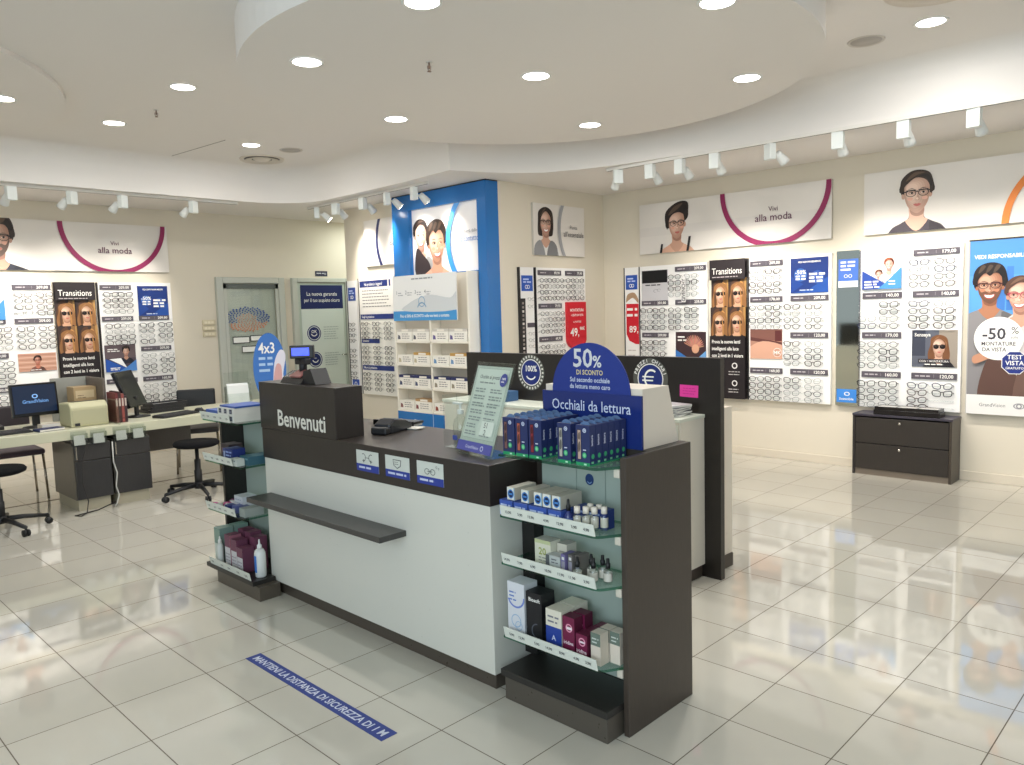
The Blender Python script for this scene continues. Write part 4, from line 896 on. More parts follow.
# price sheet in its holder
s = thing('sign_holder', 'leaning clear sign holder with a printed price sheet on the counter', 'sign holder', (2.334, 2.647, .9895), math.atan2(-.291, -.053))
mb, p = sheet(.276, .395, (206, 216, 204), .002, y=-.004, x0=.01, z0=.012); W_, H_ = .276, .395
p.rect(.012, .06, .264, .385, (176, 186, 176)); p.rect(.0145, .0625, .2615, .3825, (208, 218, 206)); p.text('Occhio ai prezzi', .12, .337, .024, (110, 118, 116), 'c', True)
p.lines(.05, .2, .315, 1, 1, .006, (140, 148, 144), 5)
for i in range(7): p.lines(.03, .13, .285-.033*i, 2, .012, .006, (140, 150, 146), 10+i); p.lines(.15, .25, .285-.033*i, 2, .012, .006, (140, 150, 146), 30+i)
p.rect(.15, .08, .25, .145, (208, 218, 206)); p.text('51', .17, .115, .034, (60, 66, 66), 'l'); p.text('2', .18, .083, .034, (60, 66, 66), 'l')
p.ell(.237, .335, .027, .030, (62, 70, 140), 26); p.text('100%', .237, .336, .014, WHITE, 'c', True); p.lines(.222, .252, .325, 1, 1, .004, WHITE, 2)
p.rect(0, 0, .276, .045, (84, 86, 160)); p.text('GrandVision', .12, .014, .021, (206, 208, 230), 'c'); p.ring(.2, .022, .012, .008, (206, 208, 230), n=16)
LEAN = -math.radians(19)
obj('price_sheet', mb, s, rot=(LEAN, 0, 0))
m = MB(); m.box(0, .296, -.009, -.0065, 0, .425, (220, 230, 226), 'clear'); m.box(0, .296, -.0015, .001, 0, .425, (220, 230, 226), 'clear'); obj('acrylic_sleeve', m, s, rot=(LEAN, 0, 0))
obj('foot', MB().box(0, .296, -.01, .14, .0, .003, (220, 230, 226), 'clear'), s)
b = thing('sanitizer_bottle', 'clear pump bottle of hand gel in an acrylic stand beside the price sheet', 'bottle', (2.43, 2.72, .9858), RX)
obj('bottle', MB().lathe([(.034, .004), (.037, .01), (.037, .11), (.03, .135), (.014, .15), (.014, .165)], (190, 202, 196), 'clear', n=24), b)
obj('gel', MB().lathe([(.033, .007), (.033, .075), (.001, .076)], (176, 192, 188), 'clear', n=24), b)
obj('pump', MB().lathe([(.016, .16), (.016, .18), (.006, .182), (.006, .205), (.013, .206), (.013, .214)], (206, 212, 204), n=16).box(-.05, .0, -.006, .006, .204, .215, (206, 212, 204)), b, bevel=.001)
mb = MB(); mb.box(-.02, .012, -.0375, -.0365, .04, .062, (52, 70, 150)); obj('label', mb, b)
m = MB(); m.box(-.075, .06, .042, .045, 0, .25, (214, 224, 218), 'clear'); m.box(-.075, -.072, -.045, .045, 0, .25, (214, 224, 218), 'clear'); m.box(-.075, .06, -.045, .045, 0, .0035, (214, 224, 218), 'clear'); obj('acrylic_stand', m, b)

# ------------------------------------------------------------------ glass shelf units at both counter ends
def rail(root, x0, x1, z, n, seed, y=-.004, h=.047):
    mb = MB(); mb.prismx([(y, z), (y-.003, z), (y-.013, z+h), (y-.010, z+h)], x0, x1, (216, 220, 210))
    p = Print(mb, x0, z, x1, z+h, y-.0135); q = random.Random(seed)
    # small price marks printed on the strip
    for i in range(n):
        x = (x1-x0)*(i+.35+.3*q.random())/n; p.text('%d,90' % q.randint(3, 15), x, h*.35, .016, (60, 62, 70), 'c', True)
    for v in range(len(mb.v)):
        X, Y, Z = mb.v[v]
        if abs(Y-(y-.0135)) < .004: mb.v[v] = (X, Y-(Z-z)/h*.010+.0105-.0006, Z)
    return obj('price_rail', mb, root)
def glass_shelf(root, poly, z):
    m = MB(); n = len(poly); t = .011
    tri = tessellate_polygon([[Vector((a, b_, 0)) for a, b_ in poly]])
    m.add([(a, b_, z) for a, b_ in poly], [tuple(q) for q in tri], (200, 220, 210), 'glass'); m.add([(a, b_, z-t) for a, b_ in poly], [tuple(q) for q in tri], (200, 220, 210), 'glass')
    m.add([(a, b_, z) for a, b_ in poly]+[(a, b_, z-t) for a, b_ in poly], [(i, (i+1) % n, n+(i+1) % n, n+i) for i in range(n)], (60, 150, 100), 'glass_edge')
    return obj('glass_shelf', m, root)
U = thing('shelf_unit', 'end shelf unit with pale back, glass shelves and tall dark side panel, right counter end', 'shelf unit', (2.205, 2.265, 0), RX)
obj('end_panel', MB().box(.575, .60, .08, .53, 0, 1.072, (64, 55, 48), 'darkwood'), U, bevel=.002)
obj('back_body', MB().box(.0, .575, .255, .53, 0, 1.072, (52, 46, 42), 'darkwood'), U)
obj('back_panel', MB().box(.05, .573, .232, .25, .13, 1.025, (166, 178, 168), 'frosted'), U)
obj('painted_recess_shade', MB().box(-.02, .05, .17, .224, .13, .80, (16, 15, 14)), U)  # black box painting the dark void beside the counter's end face
obj('base', MB().box(.03, .565, -.01, .53, 0, .10, (80, 74, 66), 'laminate'), U, bevel=.002)
obj('base_top', MB().box(.015, .572, -.02, .225, .10, .13, (40, 38, 36), 'darkwood'), U, bevel=.002)
PL = [(.02, 0), (.50, 0), (.522, .006), (.535, .02), (.572, .085), (.572, .222), (.02, .222)]
for z in (1.04, .785, .585, .27):
    glass_shelf(U, PL if z < 1 else PL[:-2]+[(.572, .25), (.02, .25)], z); obj('shelf_bracket', MB().box(.548, .574, .075, .105, z-.045, z-.012, (206, 198, 184)), U, bevel=.004)
for k, z in enumerate((.785, .585, .27)): rail(U, .035, .522, z, 7, 20+k)
mb = MB(); p = Print(mb, .24, .84, .42, 1.0, .2315); p.ell(.07, .09, .022, .024, (34, 60, 110), 24); p.ring(.07, .085, .012, .009, (150, 180, 220), 200, 340, 10); p.rect(.0, .0, .003, .15, (120, 134, 126)); p.rect(.15, .0, .153, .15, (120, 134, 126)); p.rect(.0, .147, .153, .15, (120, 134, 126)); obj('back_sticker', mb, U)
V = thing('shelf_unit', 'end shelf unit with glass shelves and dark post beside the lettered counter end', 'shelf unit', (2.06, 4.74, 0), RX)
obj('end_panel', MB().box(-.03, -.005, .14, .56, 0, 1.0, (34, 31, 29), 'darkwood'), V)
obj('back_panel', MB().box(.0, .50, .285, .30, .105, 1.0, (172, 184, 174), 'frosted'), V)
obj('base', MB().prismz([(.12, .0), (.655, .0), (.655, .13), (.515, .13), (.515, .30), (.12, .30)], 0, .08, (86, 78, 68), 'laminate'), V)
obj('base_top', MB().prismz([(.0, -.012), (.60, -.012), (.60, .13), (.515, .13), (.515, .30), (.0, .30)], .08, .105, (40, 38, 36), 'darkwood'), V)
PL2 = [(.0, .07), (.05, 0), (.515, 0), (.515, .274), (0, .274)]
for z in (1.02, .765, .46): glass_shelf(V, PL2, z)
for k, z in enumerate((1.02, .765, .46, .105)): rail(V, .05, .43 if k < 3 else .57, z, 5, 40+k)

# ------------------------------------------------------------------ goods on the shelves
def carton(name, root_loc, w, d, h, col, draw=None, label='', cat='box', group=None, rz=RX, side=None, topc=None):
    m = MB(); m.box(0, w, 0, d, 0, h, col); p = Print(m, 0, 0, w, h, 0)
    if draw: draw(p)
    if topc: m.box(.0005, w-.0005, .0005, d-.0005, h, h+.0006, topc)
    o = obj(name, m, loc=root_loc, rot=(0, 0, rz)); tag(o, label, cat, group); return o
def at(u, y, z): return (2.205+y, 2.265-u, z)
def at2(u, y, z): return (2.06+y, 4.74-u, z)
# reading glasses boxes
def rg_box(win):
    m = MB(); w, d, h = .066, .036, .152; m.box(0, w, 0, d, 0, h, (32, 44, 92)); p = Print(m, 0, 0, w, h, 0)
    p.rect(0, 0, w, .012, (40, 150, 96)); p.rect(.008, .022, .026, .135, (24, 24, 30)); p.rect(.010, .024, .024, .133, win)
    p.blob([(.012, .05), (.022, .06), (.02, .09), (.012, .08)], tuple(int(c*.55) for c in win)); p.blob([(.012, .1), (.022, .1), (.021, .125), (.013, .12)], tuple(int(c*.6) for c in win))
    p.ell(.043, .133, .0085, .0085, (196, 204, 222), 14); p.ring(.043, .133, .005, .003, (50, 64, 120), n=10); p.ell(.042, .040, .010, .011, (64, 168, 112), 16); p.ell(.042, .040, .006, .007, (120, 200, 150), 12); p.rect(.036, .058, .05, .062, (200, 206, 226)); p.rect(.04, .003, .052, .009, (180, 230, 200))
    # the narrow side facing right: a line of white writing and a green dot
    n0 = len(m.v); s_ = Print(m, 0, 0, d, h, 0); s_.text('lettura', .019, .075, .015, (214, 218, 234), 'l', True, rot=PI/2); s_.ell(d/2, .035, .009, .0095, (64, 168, 112), 14); s_.rect(.008, .008, .022, .016, (120, 200, 150)); s_.rect(0, 0, d, .005, (40, 150, 96))
    for i in range(n0, len(m.v)):
        X, Y, Z = m.v[i]; m.v[i] = (w-Y, X, Z)
    tb = MB(); tb.prism([(.008, h), (.058, h), (.05, h+.008), (.04, h+.013), (.026, h+.013), (.016, h+.008)], .016, .0175, (92, 120, 160))
    return m.mesh('carton'), tb.mesh('hang_tab')
WIN = [(122, 84, 80), (176, 92, 74), (132, 40, 52), (176, 172, 164), (186, 160, 146), (70, 66, 70)]
RGM = [rg_box(w) for w in WIN]
for ci, u in enumerate((.038, .111, .184, .333, .424)):
    for j in range(6):
        me, tb = RGM[ci if j == 0 else (ci*2+j) % 6]
        o = obj('reading_glasses_box', me, loc=at(u, .012+.0380*j, 1.0405), rot=(0, 0, RX))
        tag(o, 'blue reading-glasses box, %s column from left, %s from the front' % (ORD[ci], ORD[j]), 'box', 'blue reading-glasses boxes on the top glass shelf')
        obj('hang_tab', tb, o)
# cardboard header behind them
Hd = thing('discount_display', 'blue and white cardboard reading-glasses display with a domed fifty percent sign', 'display', (2.467, 2.212, 1.0728), RX)
obj('carton', MB().prismx([(0, 0), (.25, 0), (.18, .235), (0, .235)], .005, .50, (226, 214, 198)), Hd)
m = MB(); m.box(-.005, .503, -.012, -.001, 0, .21, (26, 44, 112), 'gloss'); p = Print(m, 0, 0, .5, .21, -.012); p.text('Occhiali da lettura', .25, .135, .062, (206, 214, 236), 'c', sx=.88); obj('header', m, Hd)
m = MB(); n = 32; m.prism([(.25+.2*math.cos(PI*k/n), .208+.205*math.sin(PI*k/n)) for k in range(n+1)], -.009, -.004, (30, 52, 134))
p = Print(m, .05, .21, .45, .42, -.009); p.text('50', .165, .105, .105, (214, 214, 214), 'c', True); p.text('%', .24, .105, .066, (214, 214, 214), 'c', True); p.text('DI SCONTO', .2, .073, .028, (222, 206, 150), 'c', True, sx=.9); p.text('Sul secondo occhiale', .2, .043, .027, (206, 212, 230), 'c', True, sx=.9); p.text('da lettura meno caro', .2, .016, .027, (206, 212, 230), 'c', True, sx=.9); obj('dome_sign', m, Hd)
# first glass shelf: small white drops boxes on blue trays, bottles
def dr_tray(p): p.rect(0, 0, p.w, p.h, (196, 204, 226)); p.rect(0, p.h*.45, p.w, p.h, (64, 92, 172)); p.lines(.006, p.w-.006, p.h*.62, 1, 1, .008, (190, 204, 236), 3)
def dr_drop(p): p.rect(0, 0, p.w, p.h, (222, 222, 214)); p.ell(p.w*.48, p.h*.48, .017, .019, (60, 120, 190), 18); p.ell(p.w*.5, p.h*.48, .012, .014, (20, 34, 70), 16); p.rect(p.w*.28, p.h*.4, p.w*.72, p.h*.55, (70, 130, 200)); p.rect(p.w*.9, 0, p.w, p.h, (150, 190, 216))
z = .7855
for k, (u, w) in enumerate(((.012, .075), (.093, .078), (.176, .098), (.279, .070))):
    carton('drops_tray', at(u, .008, z), w-.003, .15, .062, (60, 86, 162), dr_tray, 'low blue carton tray of eye drops, %s from the left' % ORD[k], 'box', 'blue trays on the upper glass shelf')
for k, u in enumerate((.045, .125, .195, .242, .292)):
    carton('drops_box', at(u, .02, z+.0645), .042, .13, .052, (190, 184, 168), dr_drop, 'small white eye-drops box with a blue dot, %s from the left' % ORD[k], 'box', 'white eye-drops boxes on the blue trays')
def bottle(name, loc, prof, col, mat, cap, capcol, label, lab=None, group=None, cat='bottle'):
    o = obj(name, MB().lathe(prof, col, mat, n=18), loc=loc, rot=(0, 0, RX)); tag(o, label, cat, group)
    obj('cap', MB().lathe(cap, capcol, n=16), o)
    if lab:
        r, z0, z1, c = lab; obj('bottle_label', MB().lathe([(r, z0), (r, z1)], c, n=18, caps=False), o)
    return o
bottle('dropper_bottle', at(.363, .032, z), [(.018, 0), (.019, .004), (.019, .05), (.008, .062), (.008, .066)], (40, 52, 110), 'gloss', [(.009, .066), (.009, .085), (.006, .09), (.005, .108), (.001, .112)], BKC, 'dark blue dropper bottle with a black top on the upper glass shelf', (.0195, .012, .04, (90, 110, 180)))
carton('blue_carton', at(.36, .085, z), .145, .05, .075, (44, 62, 122), lambda p: p.lines(.01, .12, .05, 2, .02, .008, (150, 166, 210), 3), 'navy carton lying at the back of the upper glass shelf')
k = 0
for j, (u, y) in enumerate(((.408, .03), (.438, .046), (.468, .06), (.425, .09), (.46, .10), (.495, .085))):
    bottle('clear_bottle', at(u, y, z), [(.0145, 0), (.0155, .003), (.0155, .058), (.011, .066)], (212, 206, 196), 'clear', [(.012, .064), (.012, .09), (.001, .091)], (228, 218, 204), 'small clear bottle with a white cap, %s' % ('nearest the price rail', 'second from the price rail', 'front right one', 'back left one', 'back middle one', 'rightmost one')[j], (.0152, .012, .05, (214, 206, 194)), 'white-capped bottles on the upper glass shelf')
# second shelf
z = .5855
carton('lens_solution_box', at(.165, .05, z), .085, .06, .115, (216, 214, 194), lambda p: (p.text('20', .04, .055, .04, (150, 160, 70), 'c', True), p.lines(.02, .07, .04, 3, .012, .005, (150, 150, 140), 4), p.rect(0, .1, .085, .115, (190, 196, 150))), 'pale box marked 20 on the middle glass shelf')
carton('pale_box', at(.255, .085, z), .05, .06, .105, (206, 200, 184), lambda p: p.lines(.01, .045, .07, 3, .02, .006, (150, 146, 136), 5), 'plain pale box behind the silver box on the middle glass shelf')
carton('silver_box', at(.245, .025, z), .075, .045, .072, (186, 190, 186), lambda p: (p.rect(.0, .0, .02, .072, (90, 94, 96)), p.rect(.03, .01, .045, .03, (40, 42, 50)), p.lines(.03, .07, .055, 2, .012, .005, (110, 112, 116), 6)), 'silver grey box with dark marks on the middle glass shelf')
for k in range(3):
    carton('slim_box', at(.325+.026*k, .025+.012*k, z), .022, .06, .088, [(112, 104, 150), (108, 104, 100), (120, 114, 108)][k], lambda p: (p.rect(.003, .02, .019, .06, (150, 146, 160)), p.rect(.005, .066, .017, .078, (220, 220, 216))), 'slim %s box standing on the middle glass shelf, %s of three' % (('purple', 'grey', 'brownish grey')[k], ORD[k]), 'box', 'slim boxes on the middle glass shelf')
for j, (u, y) in enumerate(((.405, .028), (.428, .085), (.462, .055), (.468, .105), (.508, .085))):
    bottle('spray_bottle', at(u, y, z), [(.015, 0), (.017, .003), (.017, .045), (.008, .055)], (214, 208, 198), 'clear', [(.009, .053), (.010, .072), (.007, .074), (.006, .092), (.001, .093)], BKC, 'clear bottle with a black spray top, %s' % ('front left', 'back left', 'front middle', 'back right', 'rightmost')[j], (.0172, .006, .038, (206, 200, 190)), 'spray bottles on the middle glass shelf')
# third shelf
z = .2705
def dr_curve(p): p.rect(0, 0, p.w, p.h, (214, 216, 222)); p.ring(p.w*.5, p.h*.75, .05, .042, (110, 130, 200), 200, 360, 20); p.lines(.01, .05, p.h*.8, 3, .016, .006, (90, 120, 190), 3); p.ring(p.w*.5, p.h*.3, .028, .024, (150, 180, 210), n=18); p.ring(p.w*.65, p.h*.22, .02, .017, (150, 180, 210), n=18)
carton('lens_solution_box', at(.03, .02, z), .095, .08, .232, (206, 208, 212), dr_curve, 'tall white box with blue curves on the lowest glass shelf')
def dr_blk(p): p.text('Biosoft', .045, .175, .022, WHITE, 'c', True); p.ring(.06, .055, .032, .027, (90, 94, 104), 90, 300, 20)
carton('lens_solution_box', at(.135, .02, z), .085, .08, .212, (20, 20, 24), dr_blk, 'black box on the lowest glass shelf')
def dr_wb(p): p.rect(0, 0, p.w, p.h, (222, 216, 200)); p.rect(0, 0, p.w, p.h*.58, (40, 66, 150)); p.text('A', p.w*.5, p.h*.25, .03, (210, 216, 236), 'c', True); p.lines(.01, p.w-.01, p.h*.8, 2, .02, .007, (120, 120, 130), 3)
for k in range(2): carton('lens_solution_box', at(.238+.0, .025+.085*k, z), .082, .08, .165, (222, 214, 196), dr_wb, 'white box with blue lower half on the lowest glass shelf, %s one' % ('front', 'back')[k], 'box', 'white and blue boxes on the lowest glass shelf')
def dr_mag(p): p.rect(0, 0, p.w, p.h, (112, 30, 66)); p.ring(p.w*.55, p.h*.72, .017, .012, (226, 150, 176), n=16); p.rect(p.w*.35, p.h*.68, p.w*.8, p.h*.75, (236, 220, 226)); p.text('iridina', p.w*.5, p.h*.3, .02, (240, 220, 226), 'c', True); p.rect(0, 0, p.w, p.h*.16, (150, 60, 96))
carton('drops_box', at(.328, .022, z), .06, .05, .158, (86, 24, 50), dr_mag, 'tall magenta box on the lowest glass shelf')
carton('drops_box', at(.335, .078, z), .06, .05, .158, (86, 24, 50), dr_mag, 'tall magenta box behind the front one on the lowest glass shelf')
for k in range(3): carton('drops_box', at(.395+.004*k, .022+.052*k, z), .055, .048, .105, (92, 28, 54), dr_mag, 'short magenta box, %s of the row on the lowest glass shelf' % ('front', 'middle', 'back')[k], 'box', 'short magenta boxes')
def dr_gg(p): p.rect(0, 0, p.w, p.h, (218, 206, 192)); p.rect(0, p.h*.6, p.w, p.h, (104, 118, 108)); p.lines(.006, p.w-.006, p.h*.8, 2, .014, .005, (200, 206, 200), 3)
for k in range(3): carton('drops_box', at(.462+.0*k, .03+.056*k, z) if k < 2 else at(.512, .085, z), .046, .05, .125, (206, 196, 180), dr_gg, 'white and grey-green box on the lowest glass shelf, %s' % ('front one', 'back one', 'right one')[k], 'box', 'white and grey-green boxes')

# goods on the unit by the lettered end
z = 1.0205
carton('blue_box', at2(.06, .02, z), .16, .10, .055, (48, 84, 158), lambda p: p.lines(.02, .14, .03, 2, .018, .008, (130, 160, 210), 3), 'front flat blue box on the top shelf beside the lettered block')
carton('blue_box', at2(.09, .135, z), .15, .12, .075, (58, 96, 166), lambda p: p.lines(.02, .14, .04, 2, .018, .008, (130, 160, 210), 4), 'rear flat blue box on the top shelf beside the lettered block')
def dr_sq(p): p.rect(0, 0, p.w, p.h, (216, 216, 210)); p.rect(p.w*.25, p.h*.2, p.w*.75, p.h*.85, (52, 56, 76)); p.rect(p.w*.32, p.h*.4, p.w*.6, p.h*.6, (120, 124, 140))
for i in range(3):
    for j in range(2): carton('lens_box', at2(.245+.068*i, .008, z+.0415*j), .066, .24, .041, (214, 210, 200), dr_sq, 'white box with a dark square, %s of three, %s layer, by the lettered block' % (ORD[i], ('lower', 'upper')[j]), 'box', 'white boxes with dark squares')
carton('blue_folder', at2(.25, .02, z+.0835), .2, .2, .010, (44, 78, 150), None, 'flat blue box lying on the white boxes by the lettered block')
z = .7655
carton('navy_box', at2(.26, .03, z), .10, .08, .085, (34, 50, 116), lambda p: (p.lines(.01, .09, .06, 3, .02, .009, (150, 170, 220), 3)), 'navy box with white lettering, second shelf beside the counter')
carton('navy_box', at2(.19, .05, z), .06, .09, .075, (54, 70, 130), lambda p: p.rect(.01, .02, .05, .06, (170, 180, 210)), 'blue and white box left of the navy box, second shelf')
carton('dark_box', at2(.06, .10, z), .11, .09, .085, (58, 46, 50), lambda p: p.rect(.01, .03, .06, .06, (120, 90, 88)), 'dark brown box at the back, second shelf beside the counter')
carton('teal_box', at2(.39, .06, z), .11, .14, .05, (54, 96, 112), lambda p: p.lines(.01, .1, .03, 1, 1, .01, (120, 160, 170), 3), 'low teal box by the counter, second shelf')
carton('pale_box', at2(.375, .0, z), .09, .05, .04, (190, 196, 190), lambda p: p.lines(.01, .08, .025, 1, 1, .008, (130, 140, 140), 3), 'low pale box before the teal box, second shelf')
z = .4605
for k, (u, y, c) in enumerate(((.07, .03, (196, 90, 140)), (.12, .09, (176, 80, 126)), (.07, .16, (90, 40, 80)))):
    o = tag(obj('lens_case', MB().lathe([(.022, 0), (.026, .004), (.026, .02), (.02, .026)], c, 'gloss', n=18).lathe([(.022, 0), (.026, .004), (.026, .02), (.02, .026)], (226, 220, 224), 'gloss', (.054, 0, 0), 18), loc=at2(u, y, z), rot=(0, 0, RX-.3*k)), '%s contact lens case on the third shelf beside the counter' % ('front pink', 'rear pink', 'dark plum')[k], 'lens case')
carton('white_box', at2(.22, .09, z), .11, .09, .085, (206, 208, 214), lambda p: p.lines(.01, .09, .06, 3, .02, .006, (150, 156, 180), 3), 'white box on the third shelf beside the counter')
for k in range(3): carton('small_blue_box', at2(.25+.052*k, .012+.02*k, z), .048, .05, .045, [(50, 60, 120), (96, 104, 160), (70, 80, 130)][k], lambda p: p.rect(.008, .012, .04, .03, (206, 210, 226)), 'small blue box, %s of three on the third shelf beside the counter' % ORD[k], 'box', 'small blue boxes on the third shelf')
carton('pale_pack', at2(.42, .02, z), .07, .12, .05, (150, 156, 152), None, 'grey pack by the counter on the third shelf')
z = .1055
def dr_bur(p): p.rect(0, 0, p.w, p.h, (206, 204, 206)); p.rect(0, p.h*.62, p.w, p.h, (112, 62, 84)); p.lines(.006, p.w-.006, p.h*.4, 3, .02, .006, (150, 140, 150), 3)
def dr_grn(p): p.rect(0, 0, p.w, p.h, (196, 206, 196)); p.rect(0, p.h*.55, p.w, p.h, (120, 146, 136))
for k in range(2): carton('lens_solution_box', at2(.04, .03+.10*k, z), .075, .09, .22, (126, 150, 142), dr_grn, 'grey-green lens solution box, %s, on the lowest shelf' % ('front', 'back')[k], 'box', 'grey-green solution boxes')
for k, (u, y, h) in enumerate(((.18, .03, .2), (.262, .03, .185), (.18, .12, .215), (.265, .12, .215), (.35, .11, .2), (.345, .025, .15))):
    carton('lens_solution_box', at2(u, y, z), .07, .075, h, (108, 60, 82) if k else (160, 100, 116), dr_bur, 'burgundy-topped white solution box, %s, on the lowest shelf' % ('front left', 'front middle', 'back left', 'back middle', 'back right', 'short front right')[k], 'box', 'burgundy-topped solution boxes', topc=(112, 62, 84))
bottle('solution_bottle', at2(.135, .02, z), [(.018, 0), (.02, .004), (.02, .12), (.01, .14)], (206, 210, 204), 'gloss', [(.011, .138), (.011, .155), (.005, .165), (.003, .18)], (226, 226, 222), 'slim white bottle among the solution boxes on the lowest shelf')
o = bottle('solution_bottle', at2(.535, .075, z), [(.03, 0), (.033, .005), (.033, .145), (.022, .165), (.014, .168)], (222, 224, 222), 'gloss', [(.014, .166), (.014, .188), (.006, .196), (.004, .222), (.001, .224)], (226, 228, 226), 'large white squeeze bottle with a blue label on the lowest shelf')
lb = MB(); n = 12; lb.add([(.0335*math.cos(PI+.1+1.9*k/n), .0335*math.sin(PI+.1+1.9*k/n), zz) for zz in (.03, .13) for k in range(n+1)], [(k, k+1, n+2+k, n+1+k) for k in range(n)], (60, 120, 200), 'print'); obj('blue_label', lb, o)

# ------------------------------------------------------------------ partition and low cabinets behind the counter
T = thing('partition_unit', 'dark partition panel with low white cabinets behind the counter', 'partition', (4.03, 4.42, 0), RX)
pn = obj('partition_panel', MB().box(0, 2.165, 0, .045, 0, 1.318, (36, 32, 29), 'darkwood'), T, bevel=.002)
m = MB(); p = Print(m, .52, 1.03, .83, 1.32, -.001); smile_badge(p, .155, .155, .128, '100%'); obj('smile_badge', m, pn, label='round blue badge with a smile and 100 percent')
m = MB(); p = Print(m, 1.53, 1.05, 1.84, 1.32, -.001); smile_badge(p, .155, .13, .128, euro=True); obj('price_badge', m, pn, label='round blue badge with a white euro sign')
obj('front_cabinet', MB().box(0.02, 2.06, -.26, -.001, .08, .965, (226, 220, 206), 'laminate'), T, bevel=.002)
obj('cabinet_top', MB().box(0.01, 2.065, -.27, -.001, .965, .985, (216, 220, 206), 'laminate'), T, bevel=.002)
for i in range(4):
    for j in range(3): obj('drawer_front', MB().box(.04+.505*i, .53+.505*i, -.268, -.26, .10+.287*j, .375+.287*j, (222, 222, 208), 'laminate'), T, bevel=.002)
obj('kick_plate', MB().box(.04, 2.04, -.24, -.001, 0, .08, (70, 62, 54)), T)
obj('rear_cabinet', MB().box(.02, 2.07, .046, .31, .08, 1.0, (228, 218, 202), 'laminate'), T, bevel=.002)
obj('rear_kick_plate', MB().box(.04, 2.08, .046, .30, 0, .08, (70, 62, 54)), T)
m = MB(); m.box(0, .125, -.0015, 0, 0, .072, (226, 60, 158)); p = Print(m, 0, 0, .125, .072, -.0015); p.lines(.02, .11, .05, 3, .016, .004, (190, 40, 130), 3)
tag(obj('sticky_note', m, loc=(4.0298, 4.42-1.895, 1.082), rot=(0, .02, RX)), 'bright pink paper note stuck on the dark partition', 'note')
for k in range(5):
    m = MB(); c = [(206, 206, 204), (96, 92, 92), (150, 146, 146), (70, 68, 72), (190, 186, 186)][k]; m.box(-.11, .11, -.09, .09, 0, .0125, c); m.box(-.108, .111, -.091, .088, .002, .0105, (230, 228, 222))
    o = tag(obj('magazine', m, loc=(3.90, 2.53, .9855+.0128*k), rot=(0, 0, RX+(.2, -.1, .15, .05, -.2)[k])), 'magazine in the pile beside the dark partition, %s from the bottom' % ORD[k], 'magazine', 'magazines on the white cabinet')
carton('blue_box', (3.86, 4.05, .9855), .22, .12, .07, (70, 104, 146), lambda p: p.lines(.02, .2, .04, 1, 1, .01, (150, 176, 200), 2), 'blue box on the white cabinet behind the sign holder')

# floor sticker
m, p = sheet(1.086, .077, (34, 56, 132), .0012); p.text('MANTIENI LA DISTANZA DI SICUREZZA DI 1 M', .543, .020, .0545, (206, 212, 226), 'c', True, sx=.905)
o = tag(obj('floor_sticker', m, loc=(1.645, 3.446, .0003), rot=(-PI/2, 0, RX)), 'long blue distance sticker with white lettering on the floor before the counter', 'floor sticker')

# ------------------------------------------------------------------ desk at the left
CR = (206, 204, 178)
D = thing('service_desk', 'long cream desk with two dark pedestals along the left wall', 'desk', (.4, 7.28, 0), 0)
obj('desktop', MB().box(0, 4.15, 0, .84, .637, .722, CR, 'laminate'), D, bevel=.004)
for x0, x1, y in ((1.665, 1.965, 'left'), (1.985, 2.30, 'right')):
    c = obj('pedestal', MB().box(x0, x1, .03, .62, .10, .59, (92, 86, 76), 'darkwood'), D, bevel=.002)
    obj('drawer', MB().box(x0+.006, x1-.004, .008, .03, .445, .585, (54, 52, 52), 'darkwood'), c, bevel=.003); obj('cabinet_door', MB().box(x0+.006, x1-.004, .008, .03, .105, .435, (47, 46, 47), 'darkwood'), c, bevel=.003)
    obj('handle', MB().box(x0+.012, x0+.022, -.002, .008, .46, .57, (170, 166, 158), 'metal'), c)
    obj('plinth', MB().box(x0+.02, x1-.02, .05, .60, 0, .10, (176, 168, 146)), D)
    obj('spacer', MB().box(x0+.02, x1-.02, .04, .60, .59, .637, (70, 66, 60)), D)
for x in (.02, 4.09): obj('leg_panel', MB().box(x, x+.04, .05, .78, 0, .637, CR, 'laminate'), D)
obj('modesty_panel', MB().box(2.34, 2.97, .70, .72, .33, .637, (84, 78, 74), 'darkwood'), D)
for k, x in enumerate((1.645, 1.80, 1.985, 2.13)):
    o = thing('card_holder', 'clear holder with white cards hanging on the desk front, %s from the left' % ORD[k], 'card holder', (.4+x, 7.278, .585), 0, 'card holders on the desk front')
    m = MB(); m.box(0, .125, -.04, -.037, 0, .10, (220, 220, 220), 'clear'); m.box(0, .125, -.003, -.0005, 0, .12, (220, 220, 220), 'clear'); m.box(0, .125, -.04, -.001, 0, .003, (220, 220, 220), 'clear'); m.box(0, .003, -.04, -.001, 0, .1, (220, 220, 220), 'clear'); m.box(.122, .125, -.04, -.001, 0, .1, (220, 220, 220), 'clear'); obj('acrylic_box', m, o)
    for j in (0, 1): obj('card', MB().box(.02, .105, -.034+.014*j, -.03+.014*j, .0035, .04+.045*j, (214, 212, 206)), o)
o = thing('desk_divider', 'grey screen divider standing across the desk behind the printer', 'divider', (2.45, 7.28, .7225), 0)
obj('back_screen', MB().box(-.31, .012, .80, .82, 0, .40, (158, 158, 150)), o, bevel=.003); obj('side_screen', MB().box(-.008, .012, .34, .80, 0, .40, (104, 94, 86)), o, bevel=.003)
obj('front_edge', MB().box(-.006, .008, .0, .30, .0, .22, (190, 190, 186), 'clear'), o)
